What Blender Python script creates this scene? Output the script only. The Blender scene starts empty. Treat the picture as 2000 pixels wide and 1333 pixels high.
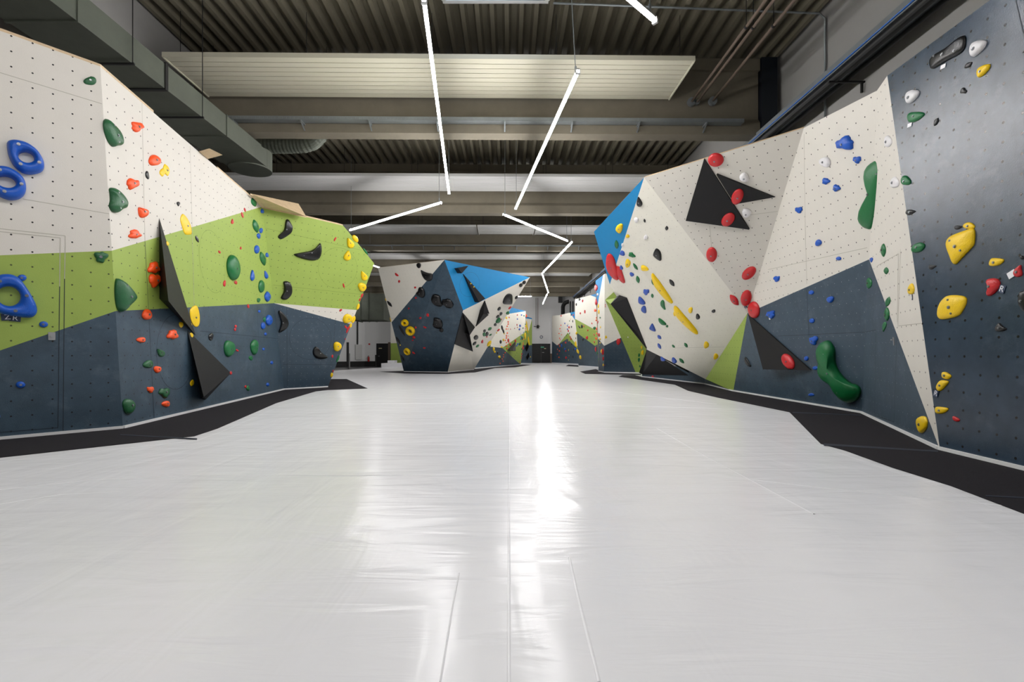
import bpy, bmesh, math, random
from mathutils import Vector, Matrix
random.seed(7)
SC = bpy.context.scene
COL = SC.collection
# ---------------------------------------------------------------- camera
FP, CX, CY, EH = 944.0, 994.0, 690.0, 0.95          # focal length in px, vanishing point, eye height above the mats
cam = bpy.data.cameras.new('camera'); cam.sensor_width = 36.0; cam.lens = 36.0*FP/2000.0
cam.shift_x = (1000-CX)/2000.0; cam.shift_y = (CY-666.5)/2000.0; cam.clip_end = 200
cam_o = bpy.data.objects.new('camera', cam); COL.objects.link(cam_o)
cam_o.location = (0, 0, EH); cam_o.rotation_euler = (math.radians(90), 0, 0)
SC.camera = cam_o
EYE = Vector((0, 0, EH))
def ray(px, py): return Vector(((px-CX)/FP, 1.0, (CY-py)/FP))
def P(px, py, Y): return EYE + ray(px, py)*Y
def FL(px, py, z=0.0):                               # a point of the floor seen at a pixel
    return EYE + ray(px, py)*((EH-z)*FP/(py-CY))
class Plane:
    def __init__(s, a, b, c):
        s.o = a.copy(); n = (b-a).cross(c-a).normalized()
        if n.dot(EYE-a) < 0: n = -n
        s.n = n
        s.u = Vector((0, 0, 1)).cross(n).normalized() if abs(n.z) < .98 else Vector((1, 0, 0))
        s.v = n.cross(s.u).normalized()
        s.R = Matrix((s.u, s.v, s.n)).transposed()
    def hit(s, px, py, h=0.0):
        d = ray(px, py); o = s.o + s.n*h
        return EYE + d*((o-EYE).dot(s.n)/d.dot(s.n))
    def get(s, p, h=0.0):
        if isinstance(p, Vector): return p + s.n*h
        return s.hit(p[0], p[1], h)
    def uv(s, w): d = w - s.o; return (d.dot(s.u), d.dot(s.v))
# ---------------------------------------------------------------- object helpers
def tag(o, label=None, cat=None, group=None, kind=None):
    if label: o['label'] = label
    if cat: o['category'] = cat
    if group: o['group'] = group
    if kind: o['kind'] = kind
    return o
def empty(name, loc=(0, 0, 0)):
    o = bpy.data.objects.new(name, None); COL.objects.link(o); o.location = loc; o.empty_display_size = .1
    return o
def mesh_obj(name, verts, faces, mats, parent=None, fmat=None, smooth=False, uvs=None, loc=None, rot=None):
    me = bpy.data.meshes.new(name); me.from_pydata([tuple(v) for v in verts], [], faces)
    for m in (mats if isinstance(mats, (list, tuple)) else [mats]): me.materials.append(m)
    if fmat:
        for i, p in enumerate(me.polygons): p.material_index = fmat[i]
    if smooth:
        me.polygons.foreach_set('use_smooth', [True]*len(me.polygons))
    if uvs:
        l = me.uv_layers.new(name='UVMap')
        for p in me.polygons:
            for li in p.loop_indices: l.data[li].uv = uvs[me.loops[li].vertex_index]
    me.update()
    o = bpy.data.objects.new(name, me); COL.objects.link(o)
    if loc is not None: o.location = loc
    if rot is not None: o.rotation_euler = rot
    if parent: o.parent = parent
    return o
class MB:                                           # collects boxes, prisms and tubes into one mesh
    def __init__(s): s.v = []; s.f = []; s.m = []
    def add(s, vs, fs, m=0):
        k = len(s.v); s.v += [Vector(v) for v in vs]; s.f += [[i+k for i in f] for f in fs]; s.m += [m]*len(fs); return s
    def box(s, x0, x1, y0, y1, z0, z1, m=0):
        vs = [(x, y, z) for x in (x0, x1) for y in (y0, y1) for z in (z0, z1)]
        return s.add(vs, [(0, 1, 3, 2), (4, 6, 7, 5), (0, 4, 5, 1), (2, 3, 7, 6), (0, 2, 6, 4), (1, 5, 7, 3)], m)
    def tube(s, pts, r, n=10, m=0, cap=True, squash=None):
        pts = [Vector(p) for p in pts]; vs = []; fs = []
        prev = None
        for i, p in enumerate(pts):
            a = pts[max(i-1, 0)]; b = pts[min(i+1, len(pts)-1)]; d = (b-a).normalized()
            up = Vector((0, 0, 1)) if abs(d.z) < .95 else Vector((1, 0, 0))
            if prev is not None: up = prev
            x = d.cross(up).normalized(); y = x.cross(d).normalized(); prev = y
            rr = r[i] if isinstance(r, (list, tuple)) else r
            for k in range(n):
                t = 2*math.pi*k/n; vs.append(p + x*math.cos(t)*rr + y*math.sin(t)*rr)
        for i in range(len(pts)-1):
            for k in range(n):
                fs.append((i*n+k, i*n+(k+1) % n, (i+1)*n+(k+1) % n, (i+1)*n+k))
        if cap: fs.append(tuple(range(n-1, -1, -1))); fs.append(tuple((len(pts)-1)*n+k for k in range(n)))
        return s.add(vs, fs, m)
    def bar(s, a, b, w, h, m=0):                    # box along a-b
        a, b = Vector(a), Vector(b); d = (b-a).normalized()
        up = Vector((0, 0, 1)) if abs(d.z) < .95 else Vector((0, 1, 0))
        x = d.cross(up).normalized()*w/2; y = x.normalized().cross(d)*h/2
        vs = [a-x-y, a+x-y, a+x+y, a-x+y, b-x-y, b+x-y, b+x+y, b-x+y]
        return s.add(vs, [(0, 3, 2, 1), (4, 5, 6, 7), (0, 1, 5, 4), (1, 2, 6, 5), (2, 3, 7, 6), (3, 0, 4, 7)], m)
    def build(s, name, mats, parent=None, smooth=False, origin=None):
        o = Vector(origin) if origin is not None else None
        vs = [v-o for v in s.v] if o is not None else s.v
        return mesh_obj(name, vs, s.f, mats, parent, s.m, smooth, loc=o)
# ---------------------------------------------------------------- materials
MATS = {}
def lin(r, g, b):
    f = lambda c: (c/255/12.92) if c/255 <= .04045 else ((c/255+.055)/1.055)**2.4
    return (f(r), f(g), f(b), 1)
def mat(name, rgb, rough=.6, metal=0, bump=0, bscale=60, var=0, vscale=2, emit=None, spec=.5, coat=0):
    m = bpy.data.materials.new(name); m.use_nodes = True; nt = m.node_tree; b = nt.nodes['Principled BSDF']
    c = lin(*rgb); b.inputs['Base Color'].default_value = c; b.inputs['Roughness'].default_value = rough
    b.inputs['Metallic'].default_value = metal; b.inputs['Specular IOR Level'].default_value = spec
    b.inputs['Coat Weight'].default_value = coat
    tc = nt.nodes.new('ShaderNodeTexCoord')
    if var:
        n = nt.nodes.new('ShaderNodeTexNoise'); n.inputs['Scale'].default_value = vscale; n.inputs['Detail'].default_value = 6
        n.inputs['Roughness'].default_value = .65
        nt.links.new(tc.outputs['Object'], n.inputs['Vector'])
        r = nt.nodes.new('ShaderNodeValToRGB'); r.color_ramp.elements[0].position = .3; r.color_ramp.elements[1].position = .7
        r.color_ramp.elements[0].color = tuple(x*(1-var) for x in c[:3])+(1,)
        r.color_ramp.elements[1].color = tuple(min(1, x*(1+var)) for x in c[:3])+(1,)
        nt.links.new(n.outputs['Fac'], r.inputs['Fac']); nt.links.new(r.outputs['Color'], b.inputs['Base Color'])
    if bump:
        n2 = nt.nodes.new('ShaderNodeTexNoise'); n2.inputs['Scale'].default_value = bscale; n2.inputs['Detail'].default_value = 3
        nt.links.new(tc.outputs['Object'], n2.inputs['Vector'])
        bp = nt.nodes.new('ShaderNodeBump'); bp.inputs['Strength'].default_value = bump; bp.inputs['Distance'].default_value = .01
        nt.links.new(n2.outputs['Fac'], bp.inputs['Height']); nt.links.new(bp.outputs['Normal'], b.inputs['Normal'])
    if emit:
        b.inputs['Emission Color'].default_value = lin(*emit[:3]); b.inputs['Emission Strength'].default_value = emit[3]
    MATS[name] = m; return m
def wall_paint(name, rgb, rough, hole=(30, 28, 26), var=.05, bump=.25, sp=.167, rad=.055, scuff=None):
    """sanded board painted one colour, with the drilled grid of bolt holes in metres on the facet"""
    m = mat(name, rgb, rough, var=var, vscale=3.5, bump=bump, bscale=130)
    nt = m.node_tree; N = nt.nodes.new; L = nt.links.new; b = nt.nodes['Principled BSDF']
    uv = N('ShaderNodeUVMap'); uv.uv_map = 'UVMap'
    sc = N('ShaderNodeVectorMath'); sc.operation = 'SCALE'; sc.inputs['Scale'].default_value = 1/sp; L(uv.outputs[0], sc.inputs[0])
    fr = N('ShaderNodeVectorMath'); fr.operation = 'FRACTION'; L(sc.outputs[0], fr.inputs[0])
    su = N('ShaderNodeVectorMath'); su.operation = 'SUBTRACT'; su.inputs[1].default_value = (.5, .5, 0); L(fr.outputs[0], su.inputs[0])
    mu = N('ShaderNodeVectorMath'); mu.operation = 'MULTIPLY'; mu.inputs[1].default_value = (1, 1, 0); L(su.outputs[0], mu.inputs[0])
    le = N('ShaderNodeVectorMath'); le.operation = 'LENGTH'; L(mu.outputs[0], le.inputs[0])
    lt = N('ShaderNodeMath'); lt.operation = 'LESS_THAN'; lt.inputs[1].default_value = rad; L(le.outputs['Value'], lt.inputs[0])
    if 'gloss' in name: b.inputs['Specular IOR Level'].default_value = .7
    src = b.inputs['Base Color'].links[0].from_socket
    if scuff:                                        # pale chalk and shoe marks
        n = N('ShaderNodeTexNoise'); n.inputs['Scale'].default_value = 2.2; n.inputs['Detail'].default_value = 9; n.inputs['Roughness'].default_value = .75
        L(uv.outputs[0], n.inputs['Vector'])
        r = N('ShaderNodeMapRange'); r.inputs['From Min'].default_value = .52; r.inputs['From Max'].default_value = .85; r.inputs['To Max'].default_value = .75
        L(n.outputs['Fac'], r.inputs['Value'])
        mx0 = N('ShaderNodeMix'); mx0.data_type = 'RGBA'; L(r.outputs[0], mx0.inputs['Factor']); L(src, mx0.inputs['A']); mx0.inputs['B'].default_value = lin(*scuff)
        src = mx0.outputs['Result']
    mx = N('ShaderNodeMix'); mx.data_type = 'RGBA'; L(lt.outputs[0], mx.inputs['Factor']); L(src, mx.inputs['A'])
    mx.inputs['B'].default_value = lin(*hole); L(mx.outputs['Result'], b.inputs['Base Color'])
    return m
M = MATS
wall_paint('white', (215, 210, 201), .6, bump=.2, var=.02)
wall_paint('white_soft', (230, 226, 214), .6, hole=(176, 170, 158), bump=.2, var=.02, rad=.04)
wall_paint('green', (150, 172, 78), .6, hole=(66, 76, 36), bump=.2, var=.04)
wall_paint('slate', (56, 75, 90), .42, hole=(8, 8, 10), bump=.35, var=.2, scuff=(104, 118, 130))
wall_paint('slate_gloss', (44, 60, 76), .2, hole=(5, 5, 7), bump=.14, var=.2, scuff=(78, 92, 106), rad=.07)
wall_paint('slate_screw', (54, 72, 87), .5, hole=(150, 155, 160), bump=.25, var=.12, rad=.035, scuff=(96, 108, 122))
wall_paint('cyan', (0, 130, 190), .65, hole=(0, 95, 150), bump=.15, var=.03, rad=.035)
mat('ply', (205, 180, 145), .6, var=.12, vscale=8)
mat('seam', (172, 168, 155), .7)
mat('seam_green', (118, 138, 58), .7)
mat('seam_dark', (26, 36, 46), .6)
mat('back_board', (70, 62, 52), .8, var=.1)
mat('trim_white', (232, 232, 232), .45)
mat('volume', (17, 16, 18), .6, spec=.35, bump=.35, bscale=160, var=.2, vscale=5)
mat('steel', (150, 152, 155), .35, metal=.9)
mat('galv', (146, 152, 154), .48, metal=.65, var=.1, vscale=3)
mat('duct', (98, 103, 92), .55, metal=.3, var=.15, vscale=1.5)
mat('dark_metal', (38, 38, 38), .5, metal=.3)
mat('concrete', (118, 111, 96), .85, bump=.35, bscale=12, var=.13, vscale=1.3)
mat('deck', (116, 110, 94), .6, var=.06, vscale=2)
mat('panel_white', (214, 214, 212), .5)
mat('panel_cream', (206, 202, 182), .5)
mat('panel_groove', (150, 147, 138), .6)
mat('wall_grey', (160, 158, 155), .8, bump=.1, bscale=25, var=.03)
mat('wall_white', (236, 236, 236), .8, bump=.1, bscale=25)
mat('floor_dark', (44, 46, 50), .28, var=.1)
mat('door_black', (20, 21, 23), .45)
mat('brown', (112, 96, 84), .7)
mat('carpet', (52, 50, 54), .95, bump=.9, bscale=350, var=.15, vscale=90, spec=.15)
mat('carpet_seam', (30, 36, 52), .7)
mat('column', (20, 26, 36), .5)
mat('blue_cable', (10, 95, 185), .4)
mat('tag_dark', (48, 62, 88), .5)
mat('tag_white', (232, 232, 236), .5)
mat('sign_green', (60, 120, 95), .5, emit=(70, 140, 110, .35))
mat('sign_pale', (200, 190, 150), .5)
mat('red_paint', (190, 25, 28), .35)
mat('sky_glass', (190, 208, 232), .2, emit=(190, 212, 245, 1.2))
mat('led', (255, 255, 255), .4, emit=(255, 253, 252, 118))
mat('led_fill', (255, 255, 255), .4, emit=(255, 253, 252, 54))  # weaker glow for the added bars near the camera
mat('alu', (190, 190, 190), .35, metal=.7)
HC = {'o': (250, 84, 22), 'g': (4, 104, 52), 'b': (10, 84, 186), 'y': (240, 200, 0), 'r': (198, 30, 36), 'k': (12, 12, 14), 'w': (228, 226, 228),
      'f': (32, 92, 54), 'm': (52, 84, 172)}
HN = {'o': 'orange', 'g': 'green', 'b': 'blue', 'y': 'yellow', 'r': 'red', 'k': 'black', 'w': 'white', 'f': 'dark green', 'm': 'blue'}
for k, c in HC.items(): mat('hold_'+k, c, .38 if k != 'k' else .3, bump=.3 if k != 'k' else .2, bscale=90, var=.06, vscale=14)
def cover_mat():
    m = mat('mat_cover', (246, 246, 249), .2, spec=.28); nt = m.node_tree; N = nt.nodes.new; L = nt.links.new; b = nt.nodes['Principled BSDF']
    b.inputs['Roughness'].default_value = .22
    tc = N('ShaderNodeTexCoord')
    def noise(scale, stretch, rot=0, det=4, dist=0):
        mp = N('ShaderNodeMapping'); mp.inputs['Scale'].default_value = stretch; mp.inputs['Rotation'].default_value = (0, 0, rot)
        L(tc.outputs['Object'], mp.inputs['Vector'])
        n = N('ShaderNodeTexNoise'); n.inputs['Scale'].default_value = scale; n.inputs['Detail'].default_value = det; n.inputs['Distortion'].default_value = dist
        L(mp.outputs[0], n.inputs['Vector']); return n.outputs['Fac']
    a = noise(.9, (1, 1, 1), 0, 3, .4)                # broad sag of the sheet
    c = noise(2.2, (.55, 2.6, 1), .06, 4, .8)         # ripples running across the hall
    d = noise(1.3, (2.2, .5, 1), .5, 3, 1.0)          # slanting folds
    def madd(x, k, y=None):
        n = N('ShaderNodeMath'); n.operation = 'MULTIPLY_ADD'; L(x, n.inputs[0]); n.inputs[1].default_value = k
        if y is None: n.inputs[2].default_value = 0
        else: L(y, n.inputs[2])
        return n.outputs[0]
    h = madd(d, .35, madd(c, .45, madd(a, 1.0)))
    bp = N('ShaderNodeBump'); bp.inputs['Strength'].default_value = .5; bp.inputs['Distance'].default_value = .035
    L(h, bp.inputs['Height']); L(bp.outputs['Normal'], b.inputs['Normal'])
    return m
cover_mat()
# ---------------------------------------------------------------- climbing wall facets
FAC = {}                                             # name -> dict(plane, desc, patches)
def on_line(a, b, y=None, x=None):
    if y is not None: t = (y-a[1])/(b[1]-a[1])
    else: t = (x-a[0])/(b[0]-a[0])
    return (a[0]+(b[0]-a[0])*t, a[1]+(b[1]-a[1])*t)
def facet(key, wall, outline, plane, patches, desc, seams=(), circles=(), thick=.04, label=None):
    """one flat board facet: painted patches in front, plywood edges, board back; seams are thin grooves"""
    pl = plane; vs = []; fs = []; fm = []; mats = []
    def mi(n):
        if M[n] not in mats: mats.append(M[n])
        return mats.index(M[n])
    for mn, poly in patches:
        k = len(vs); vs += [pl.get(p) for p in poly]
        idx = list(range(k, len(vs)))
        a, b_, c = vs[idx[0]], vs[idx[1]], vs[idx[2]]
        nn = sum(((vs[idx[i]]-a).cross(vs[idx[(i+1) % len(idx)]]-a) for i in range(len(idx))), Vector())
        if nn.dot(pl.n) < 0: idx.reverse()
        fs.append(idx); fm.append(mi(mn))
    out = [pl.get(p) for p in outline]; n = len(out); k = len(vs)
    vs += [p - pl.n*.002 for p in out] + [p - pl.n*thick for p in out]
    for i in range(n): fs.append([k+i, k+(i+1) % n, k+n+(i+1) % n, k+n+i]); fm.append(mi('ply'))
    fs.append([k+n+i for i in range(n)]); fm.append(mi('back_board'))
    def strip(a, b_, mname, w=.0035):
        k = len(vs); d = (b_-a).normalized().cross(pl.n)*w; up = pl.n*.0018
        vs.extend([a-d+up, a+d+up, b_+d+up, b_-d+up]); fs.append([k, k+1, k+2, k+3]); fm.append(mi(mname))
    for s in seams:
        mname = s[0]; pts = [pl.get(p) for p in s[1:]]
        for i in range(len(pts)-1): strip(pts[i], pts[i+1], mname)
    for mname, cx, cy, rx, ry, rot in circles:
        pts = []
        for i in range(41):
            t = 2*math.pi*i/40; x, y = rx*math.cos(t), ry*math.sin(t); r = math.radians(rot)
            pts.append(pl.hit(cx + x*math.cos(r) - y*math.sin(r), cy + x*math.sin(r) + y*math.cos(r)))
        for i in range(40): strip(pts[i], pts[i+1], mname, .003)
    uvs = [pl.uv(v) for v in vs]
    o = mesh_obj('wall_panel', vs, fs, mats, wall, fm, uvs=uvs)
    if label: o['label'] = label
    FAC[key] = dict(pl=pl, desc=desc, patches=patches)
    return o
def rear(wall, faces):
    vs = []; fs = []
    for f in faces: k = len(vs); vs += f; fs.append(list(range(k, k+len(f))))
    return mesh_obj('rear_board', vs, fs, [M['back_board']], wall)
def base_trim(wall, pts, w=.05, h=.035):
    mb = MB()
    for a, b in zip(pts[:-1], pts[1:]):
        a = a.copy(); b = b.copy(); a.z = b.z = h/2+.002; mb.bar(a, b, w, h)
    mb.build('base_trim', [M['trim_white']], wall)
# ================================================================ the near left wall
WL = tag(empty('climbing_wall', FL(240, 838)), 'faceted climbing wall at left, white above green above slate blue', 'climbing wall', 'faceted climbing walls')
WL_o = WL.location.copy()
def local(wall): wall.location = (0, 0, 0)
WL.location = (0, 0, 0)
b0, b1, b2, b3 = FL(0, 860), FL(240, 838), FL(555, 762), FL(640, 757)
t1 = P(196, 130, 5.85)
pLA = Plane(b0, b1, t1); pLB = Plane(b1, b2, t1); t2 = pLB.hit(512, 404); pLC = Plane(b2, b3, t2)
dirA = (b1-b0).normalized()
bm_ = b1 - dirA*9.0
tm_ = pLA.hit(0, 60); dirT = (t1-tm_).normalized(); tl_ = t1 - dirT*9.0
eLA_w = on_line((196, 130), (240, 838), y=490); eLA_g = on_line((196, 130), (240, 838), y=608)
wgA, gsA = pLA.hit(0, 499), pLA.hit(0, 685)
wgF = pLA.get(eLA_w) + (wgA-pLA.get(eLA_w)).normalized()*8.5
gsF = pLA.get(eLA_g) + (gsA-pLA.get(eLA_g)).normalized()*3.3
botF = b1 - dirA*3.4
facet('LA', WL, [tl_, (196, 130), b1, bm_], pLA,
      [('white', [tl_, (196, 130), eLA_w, wgF]), ('green', [wgF, eLA_w, eLA_g, gsF]), ('slate', [gsF, eLA_g, b1, botF]), ('green', [wgF, gsF, botF, bm_])],
      'left wall\'s foremost facet',
      seams=[('seam', (-200, 425), (127, 461), eLA_w if False else (127.3, 480), (126, 545)), ('seam_dark', (126, 545), (123, 850)), ('seam', (-200, 432), (117.5, 465), (116.5, 560)), ('seam_dark', (116.5, 560), (113, 836), (0, 845), (-200, 860)),
             ('seam', (0, 142), (199, 203)), ('seam', (45, 389), (213, 418))])
c_wg = (512, 404); eB_g = on_line((512, 404), (555, 762), y=592.5)
facet('LB', WL, [(196, 130), (512, 404), b2, b1], pLB,
      [('white', [(196, 130), (512, 404), eLA_w]), ('green', [eLA_w, (512, 404), eB_g, eLA_g]), ('slate', [eLA_g, eB_g, b2, b1])],
      'left wall\'s middle facet',
      seams=[('seam', (277, 201), (283, 472)), ('seam_dark', (283, 472), (301, 819)), ('seam_dark', (390, 647), (543, 662)), ('seam_dark', (502, 597), (505, 667)), ('seam', (371, 284), (379, 598))],
      circles=[('seam_green', 414, 511, 24, 62, -8), ('seam_dark', 342, 688, 36.5, 73, 0)])
tip = (731, 515); eC_g = (697, 606); eC_w = (686, 634)
facet('LC', WL, [(512, 404), (670, 441), (679, 451), tip, eC_g, eC_w, b3, b2], pLC,
      [('green', [(512, 404), (670, 441), (679, 451), tip, eC_g, eB_g]), ('white', [eB_g, eC_g, eC_w]), ('slate_screw', [eB_g, eC_w, b3, b2])],
      'left wall\'s end facet',
      seams=[('seam_green', (518, 446), (706, 489)), ('seam_green', (533, 557), (712, 576)), ('seam_dark', (560, 600), (561, 760)), ('seam_dark', (553, 712), (668, 713)), ('seam_dark', (655, 622), (650, 700))],
      circles=[('seam_green', 659.5, 524, 37.8, 40, 0), ('seam_dark', 606, 662, 40.8, 40.5, 0)])
tipv = pLC.get(tip); tp2 = pLC.get((679, 451)); tp1 = pLC.get((670, 441))
bk = Vector((b3.x-.9, b3.y+2.6, 0)); bkt = Vector((tp1.x-1.2, tp1.y+2.4, tp1.z))
off = -pLC.n*.05
rear(WL, [[b3+off, tipv+off, bk], [tipv+off, bkt, bk], [tipv+off, tp2+off, bkt], [tp2+off, tp1+off, bkt]])
top = MB()
q = [pLA.get((-60, 28)), t1, pLB.hit(278, 200.5)]
for a, b in ((tl_, t1), (t1, pLB.hit(300, 220)), (pLB.hit(425, 329), t2), (t2, tp1)):
    n = pLA.n if a is tl_ else (pLC.n if a is t2 else pLB.n)
    for s in (1,):
        top.add([a+Vector((0, 0, .0)), b, b-n*.28+Vector((0, 0, .04)), a-n*.28+Vector((0, 0, .04)), a+Vector((0, 0, .03)), b+Vector((0, 0, .03)), b-n*.28+Vector((0, 0, .07)), a-n*.28+Vector((0, 0, .07))],
                [(0, 1, 5, 4), (4, 5, 6, 7), (0, 3, 2, 1), (0, 4, 7, 3), (1, 2, 6, 5), (2, 3, 7, 6)])
# plywood deck corner seen above the green facet
c1, c2, c3, c4 = t2, P(489, 378, t2.y-.9), P(583, 398, t2.y+.8), P(598, 423, t2.y+.55)
top.add([c1, c2, c3, c4, c1-Vector((0, 0, .03)), c2-Vector((0, 0, .03)), c3-Vector((0, 0, .03)), c4-Vector((0, 0, .03))], [(0, 1, 2, 3), (7, 6, 5, 4), (1, 5, 6, 2), (2, 6, 7, 3), (0, 4, 5, 1), (0, 3, 7, 4)])
d1 = pLB.hit(388, 296); d2 = P(409, 290, d1.y-.1); d3 = P(435, 303, d1.y+.25); d4 = pLB.hit(405, 311)
top.add([d1, d2, d3, d4], [(0, 1, 2, 3)])
tb = top.build('plywood_edge', [M['ply']], WL); tb['label'] = 'bare plywood top edge'
base_trim(WL, [bm_, b1, b2, b3])
door_l = MB(); hp = pLA.hit(101, 657); 
hb = MB(); hb.box(-.03, .03, -.045, .045, 0, .015); hb.tube([(0, 0, .01), (0, 0, .03)], .014, 10)
hh = hb.build('lock_plate', [M['alu']], WL, origin=None); hh.matrix_local = Matrix.Translation(hp) @ pLA.R.to_4x4(); hh['label'] = 'small steel lock plate of the hatch'
# ================================================================ the near right wall
WR = tag(empty('climbing_wall'), 'huge overhanging climbing wall at right, white, slate blue, green and bright blue', 'climbing wall', 'faceted climbing walls')
r0, r1, rc, rd = FL(1836, 880), FL(2000, 920), FL(1683, 808), FL(1432, 765)
T0 = P(1733, 148, 5.55); V = P(1460, 612, 10.6)
pRA = Plane(r0, r1, T0); pRB = Plane(r0, rc, T0); T1 = pRB.hit(1713, 177)
pRC = Plane(rc, T1, V); T2 = pRC.hit(1570, 250); pRC2 = Plane(V, rc, rd)
A = P(1258, 347, 9.6); G2 = P(1378, 741, 13.9)
pRD = Plane(V, T2, A); pRE = Plane(A, V, G2); pRG = Plane(V, rd, G2)
dR = (r1-r0).normalized(); ta = pRA.hit(1934, 0); dT = (ta-T0).normalized()
facet('RA', WR, [T0, T0+dT*9.5, r0+dR*8.5, r0], pRA, [('slate_gloss', [T0, T0+dT*9.5, r0+dR*8.5, r0])], 'right wall\'s nearest facet',
      seams=[('seam_dark', (1984, 0), (2004, 85))])
M1 = on_line((1713, 177), (1683, 808), y=507)
facet('RB', WR, [T0, T1, rc, r0], pRB, [('white', [T0, T1, M1, r0]), ('slate_screw', [M1, rc, r0])], 'right wall\'s door facet',
      seams=[('seam', (1714, 519.5), (1755, 496), (1752.5, 630)), ('seam_dark', (1752, 652), (1746.5, 824.5), (1708.5, 812), (1711, 649)), ('seam', (1759, 487), (1754, 640)), ('seam', (1755, 637), (1800, 632)), ('seam_dark', (1690, 649), (1711, 645))])
facet('RC', WR, [T2, T1, M1, rc, V], pRC, [('white', [T2, T1, M1, V]), ('slate_screw', [V, M1, rc])], 'right wall\'s tall facet',
      seams=[('seam', (1570.5, 262), (1573, 450), (1576, 555)), ('seam_dark', (1576, 566), (1580, 654)), ('seam', (1500, 527), (1694, 484)), ('seam_dark', (1519, 657), (1689, 649))])
facet('RC2', WR, [V, rc, rd], pRC2, [('slate', [V, rc, rd])], 'right wall\'s lowest slate facet')
facet('RD', WR, [A, T2, V], pRD, [('white', [A, T2, V])], 'right wall\'s shaded top facet', seams=[('seam', (1386, 441), (1390, 484)), ('seam', (1433, 424), (1519, 413))])
B = (1160, 453); W = (1191, 556); E1 = (1263, 683)
facet('RE', WR, [A, V, G2, E1, W, B], pRE, [('white_soft', [A, V, G2, E1, W]), ('cyan', [A, W, B])], 'right wall\'s big overhang', seams=[('seam', (1318, 680), (1415, 678))])
facet('RG', WR, [V, rd, G2], pRG, [('green', [V, rd, G2])], 'right wall\'s green triangle facet')
# kick board below the overhang and the board behind it
k1, k2, k3 = FL(1254, 737), FL(1376, 751), rd
pK = Plane(k1, k2, k1+Vector((0.1, 0, 1)))
facet('RK', WR, [k1, k2, k2+Vector((.0, 0, .55)), k1+Vector((0, 0, .42))], pK, [('slate', [k1, k2, k2+Vector((0, 0, .55)), k1+Vector((0, 0, .42))])], 'kick board under the right wall\'s overhang')
facet('RK2', WR, [k2, rd, rd+Vector((0, 0, .3)), k2+Vector((0, 0, .5))], Plane(k2, rd, k2+Vector((0, 0, 1))), [('slate', [k2, rd, rd+Vector((0, 0, .3)), k2+Vector((0, 0, .5))])], 'kick board')
Bv, E1v, Wv = pRE.get(B), pRE.get(E1), pRE.get(W)
X7 = 6.45
rear(WR, [[E1v, Wv, Vector((X7, E1v.y+1.5, 2.5)), Vector((X7, E1v.y+1, 0))], [Wv, Bv, Vector((X7, Bv.y+1, Bv.z)), Vector((X7, Wv.y+1, 2.5))],
          [Bv, A, Vector((X7, A.y+.5, A.z)), Vector((X7, Bv.y+1, Bv.z))]])
for n_, v_ in (('t1', t1), ('t2', t2), ('tip', tipv), ('T0', T0), ('T1', T1), ('T2', T2), ('A', A), ('B', Bv), ('W', Wv), ('E1', E1v), ('V', V), ('G2', G2), ('LCtop', tp1)):
    print('PT', n_, [round(x, 2) for x in v_])
base_trim(WR, [r0+dR*8.5, r0, rc, rd, k2, k1])
hp = pRB.hit(1747, 667)
hb = MB(); hb.box(-.012, .012, -.05, .05, 0, .012); hb.bar((0, .02, .02), (-.05, .02, .02), .012, .012)
hh = hb.build('door_handle', [M['alu']], WR); hh.matrix_local = Matrix.Translation(hp) @ pRB.R.to_4x4(); hh['label'] = 'steel handle of the wall hatch'
# ================================================================ right wall beyond: green stripe facet
WF = tag(empty('climbing_wall'), 'white and slate climbing wall with slanting green stripe, just past the big overhang', 'climbing wall', 'faceted climbing walls')
f0, f1, f2 = FL(1169, 726), FL(1180, 728), FL(1290, 730)
ft0 = P(1163, 549, 24.0); ft1 = P(1181, 535, 22.6)
pF1 = Plane(f0, f1, ft0); ft1 = pF1.hit(1181, 535); pF2 = Plane(f1, f2, ft1)
ed = lambda y: on_line((1181, 535), (1180, 728), y=y)
eF = ed(676)
facet('F1', WF, [ft0, ft1, f1, f0], pF1, [('cyan', [ft0, (1178, 537.4), (1166.5, 600)]), ('white_soft', [(1178, 537.4), ft1, eF, (1168, 662), (1166.5, 600)]), ('slate_screw', [(1168, 662), eF, f1, f0])], 'narrow edge facet past the overhang')
facet('F2', WF, [ft1, (1262, 540), (1300, 600), f2, f1], pF2,
      [('white_soft', [ft1, (1262, 540), (1262, 590), (1201, 575), (1182, 586), (1213, 660), eF]), ('green', [(1182, 586), (1201, 575), (1262, 590), (1262, 729.5), (1242, 729.2)]),
       ('slate_screw', [eF, (1213, 660), (1242, 729.2), f1]), ('slate_screw', [(1262, 590), (1300, 600), f2, (1262, 729.5)])], 'green-striped facet past the overhang')
base_trim(WF, [f0, f1, f2])
rear(WF, [[f0, ft0, Vector((6.4, 25.5, 4.4)), Vector((6.4, 26, 0))]])
gl = MB(); g = [pF2.hit(1182, 586, .0), pF2.hit(1198.5, 571, .5), pF2.hit(1206, 582, .5), pF2.hit(1192, 594, .45), pF2.hit(1182, 586, .02), pF2.hit(1206, 600, 0)]
gl.add(g[:4]+[pF2.hit(1198.5, 571, 0), pF2.hit(1206, 600, 0)], [(0, 1, 2, 3), (0, 3, 5), (2, 1, 4), (2, 5, 3), (0, 4, 1)])
gw = gl.build('green_wedge', [M['green']], WF)
WG = tag(empty('climbing_wall'), 'climbing wall with green band across white, second from the far right end', 'climbing wall', 'faceted climbing walls')
g0, g1 = FL(1130, 715), FL(1169, 718); gt = P(1123, 585, 35.2)
pG = Plane(g0, g1, gt); g1x = pG.hit(1182, 719)
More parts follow.
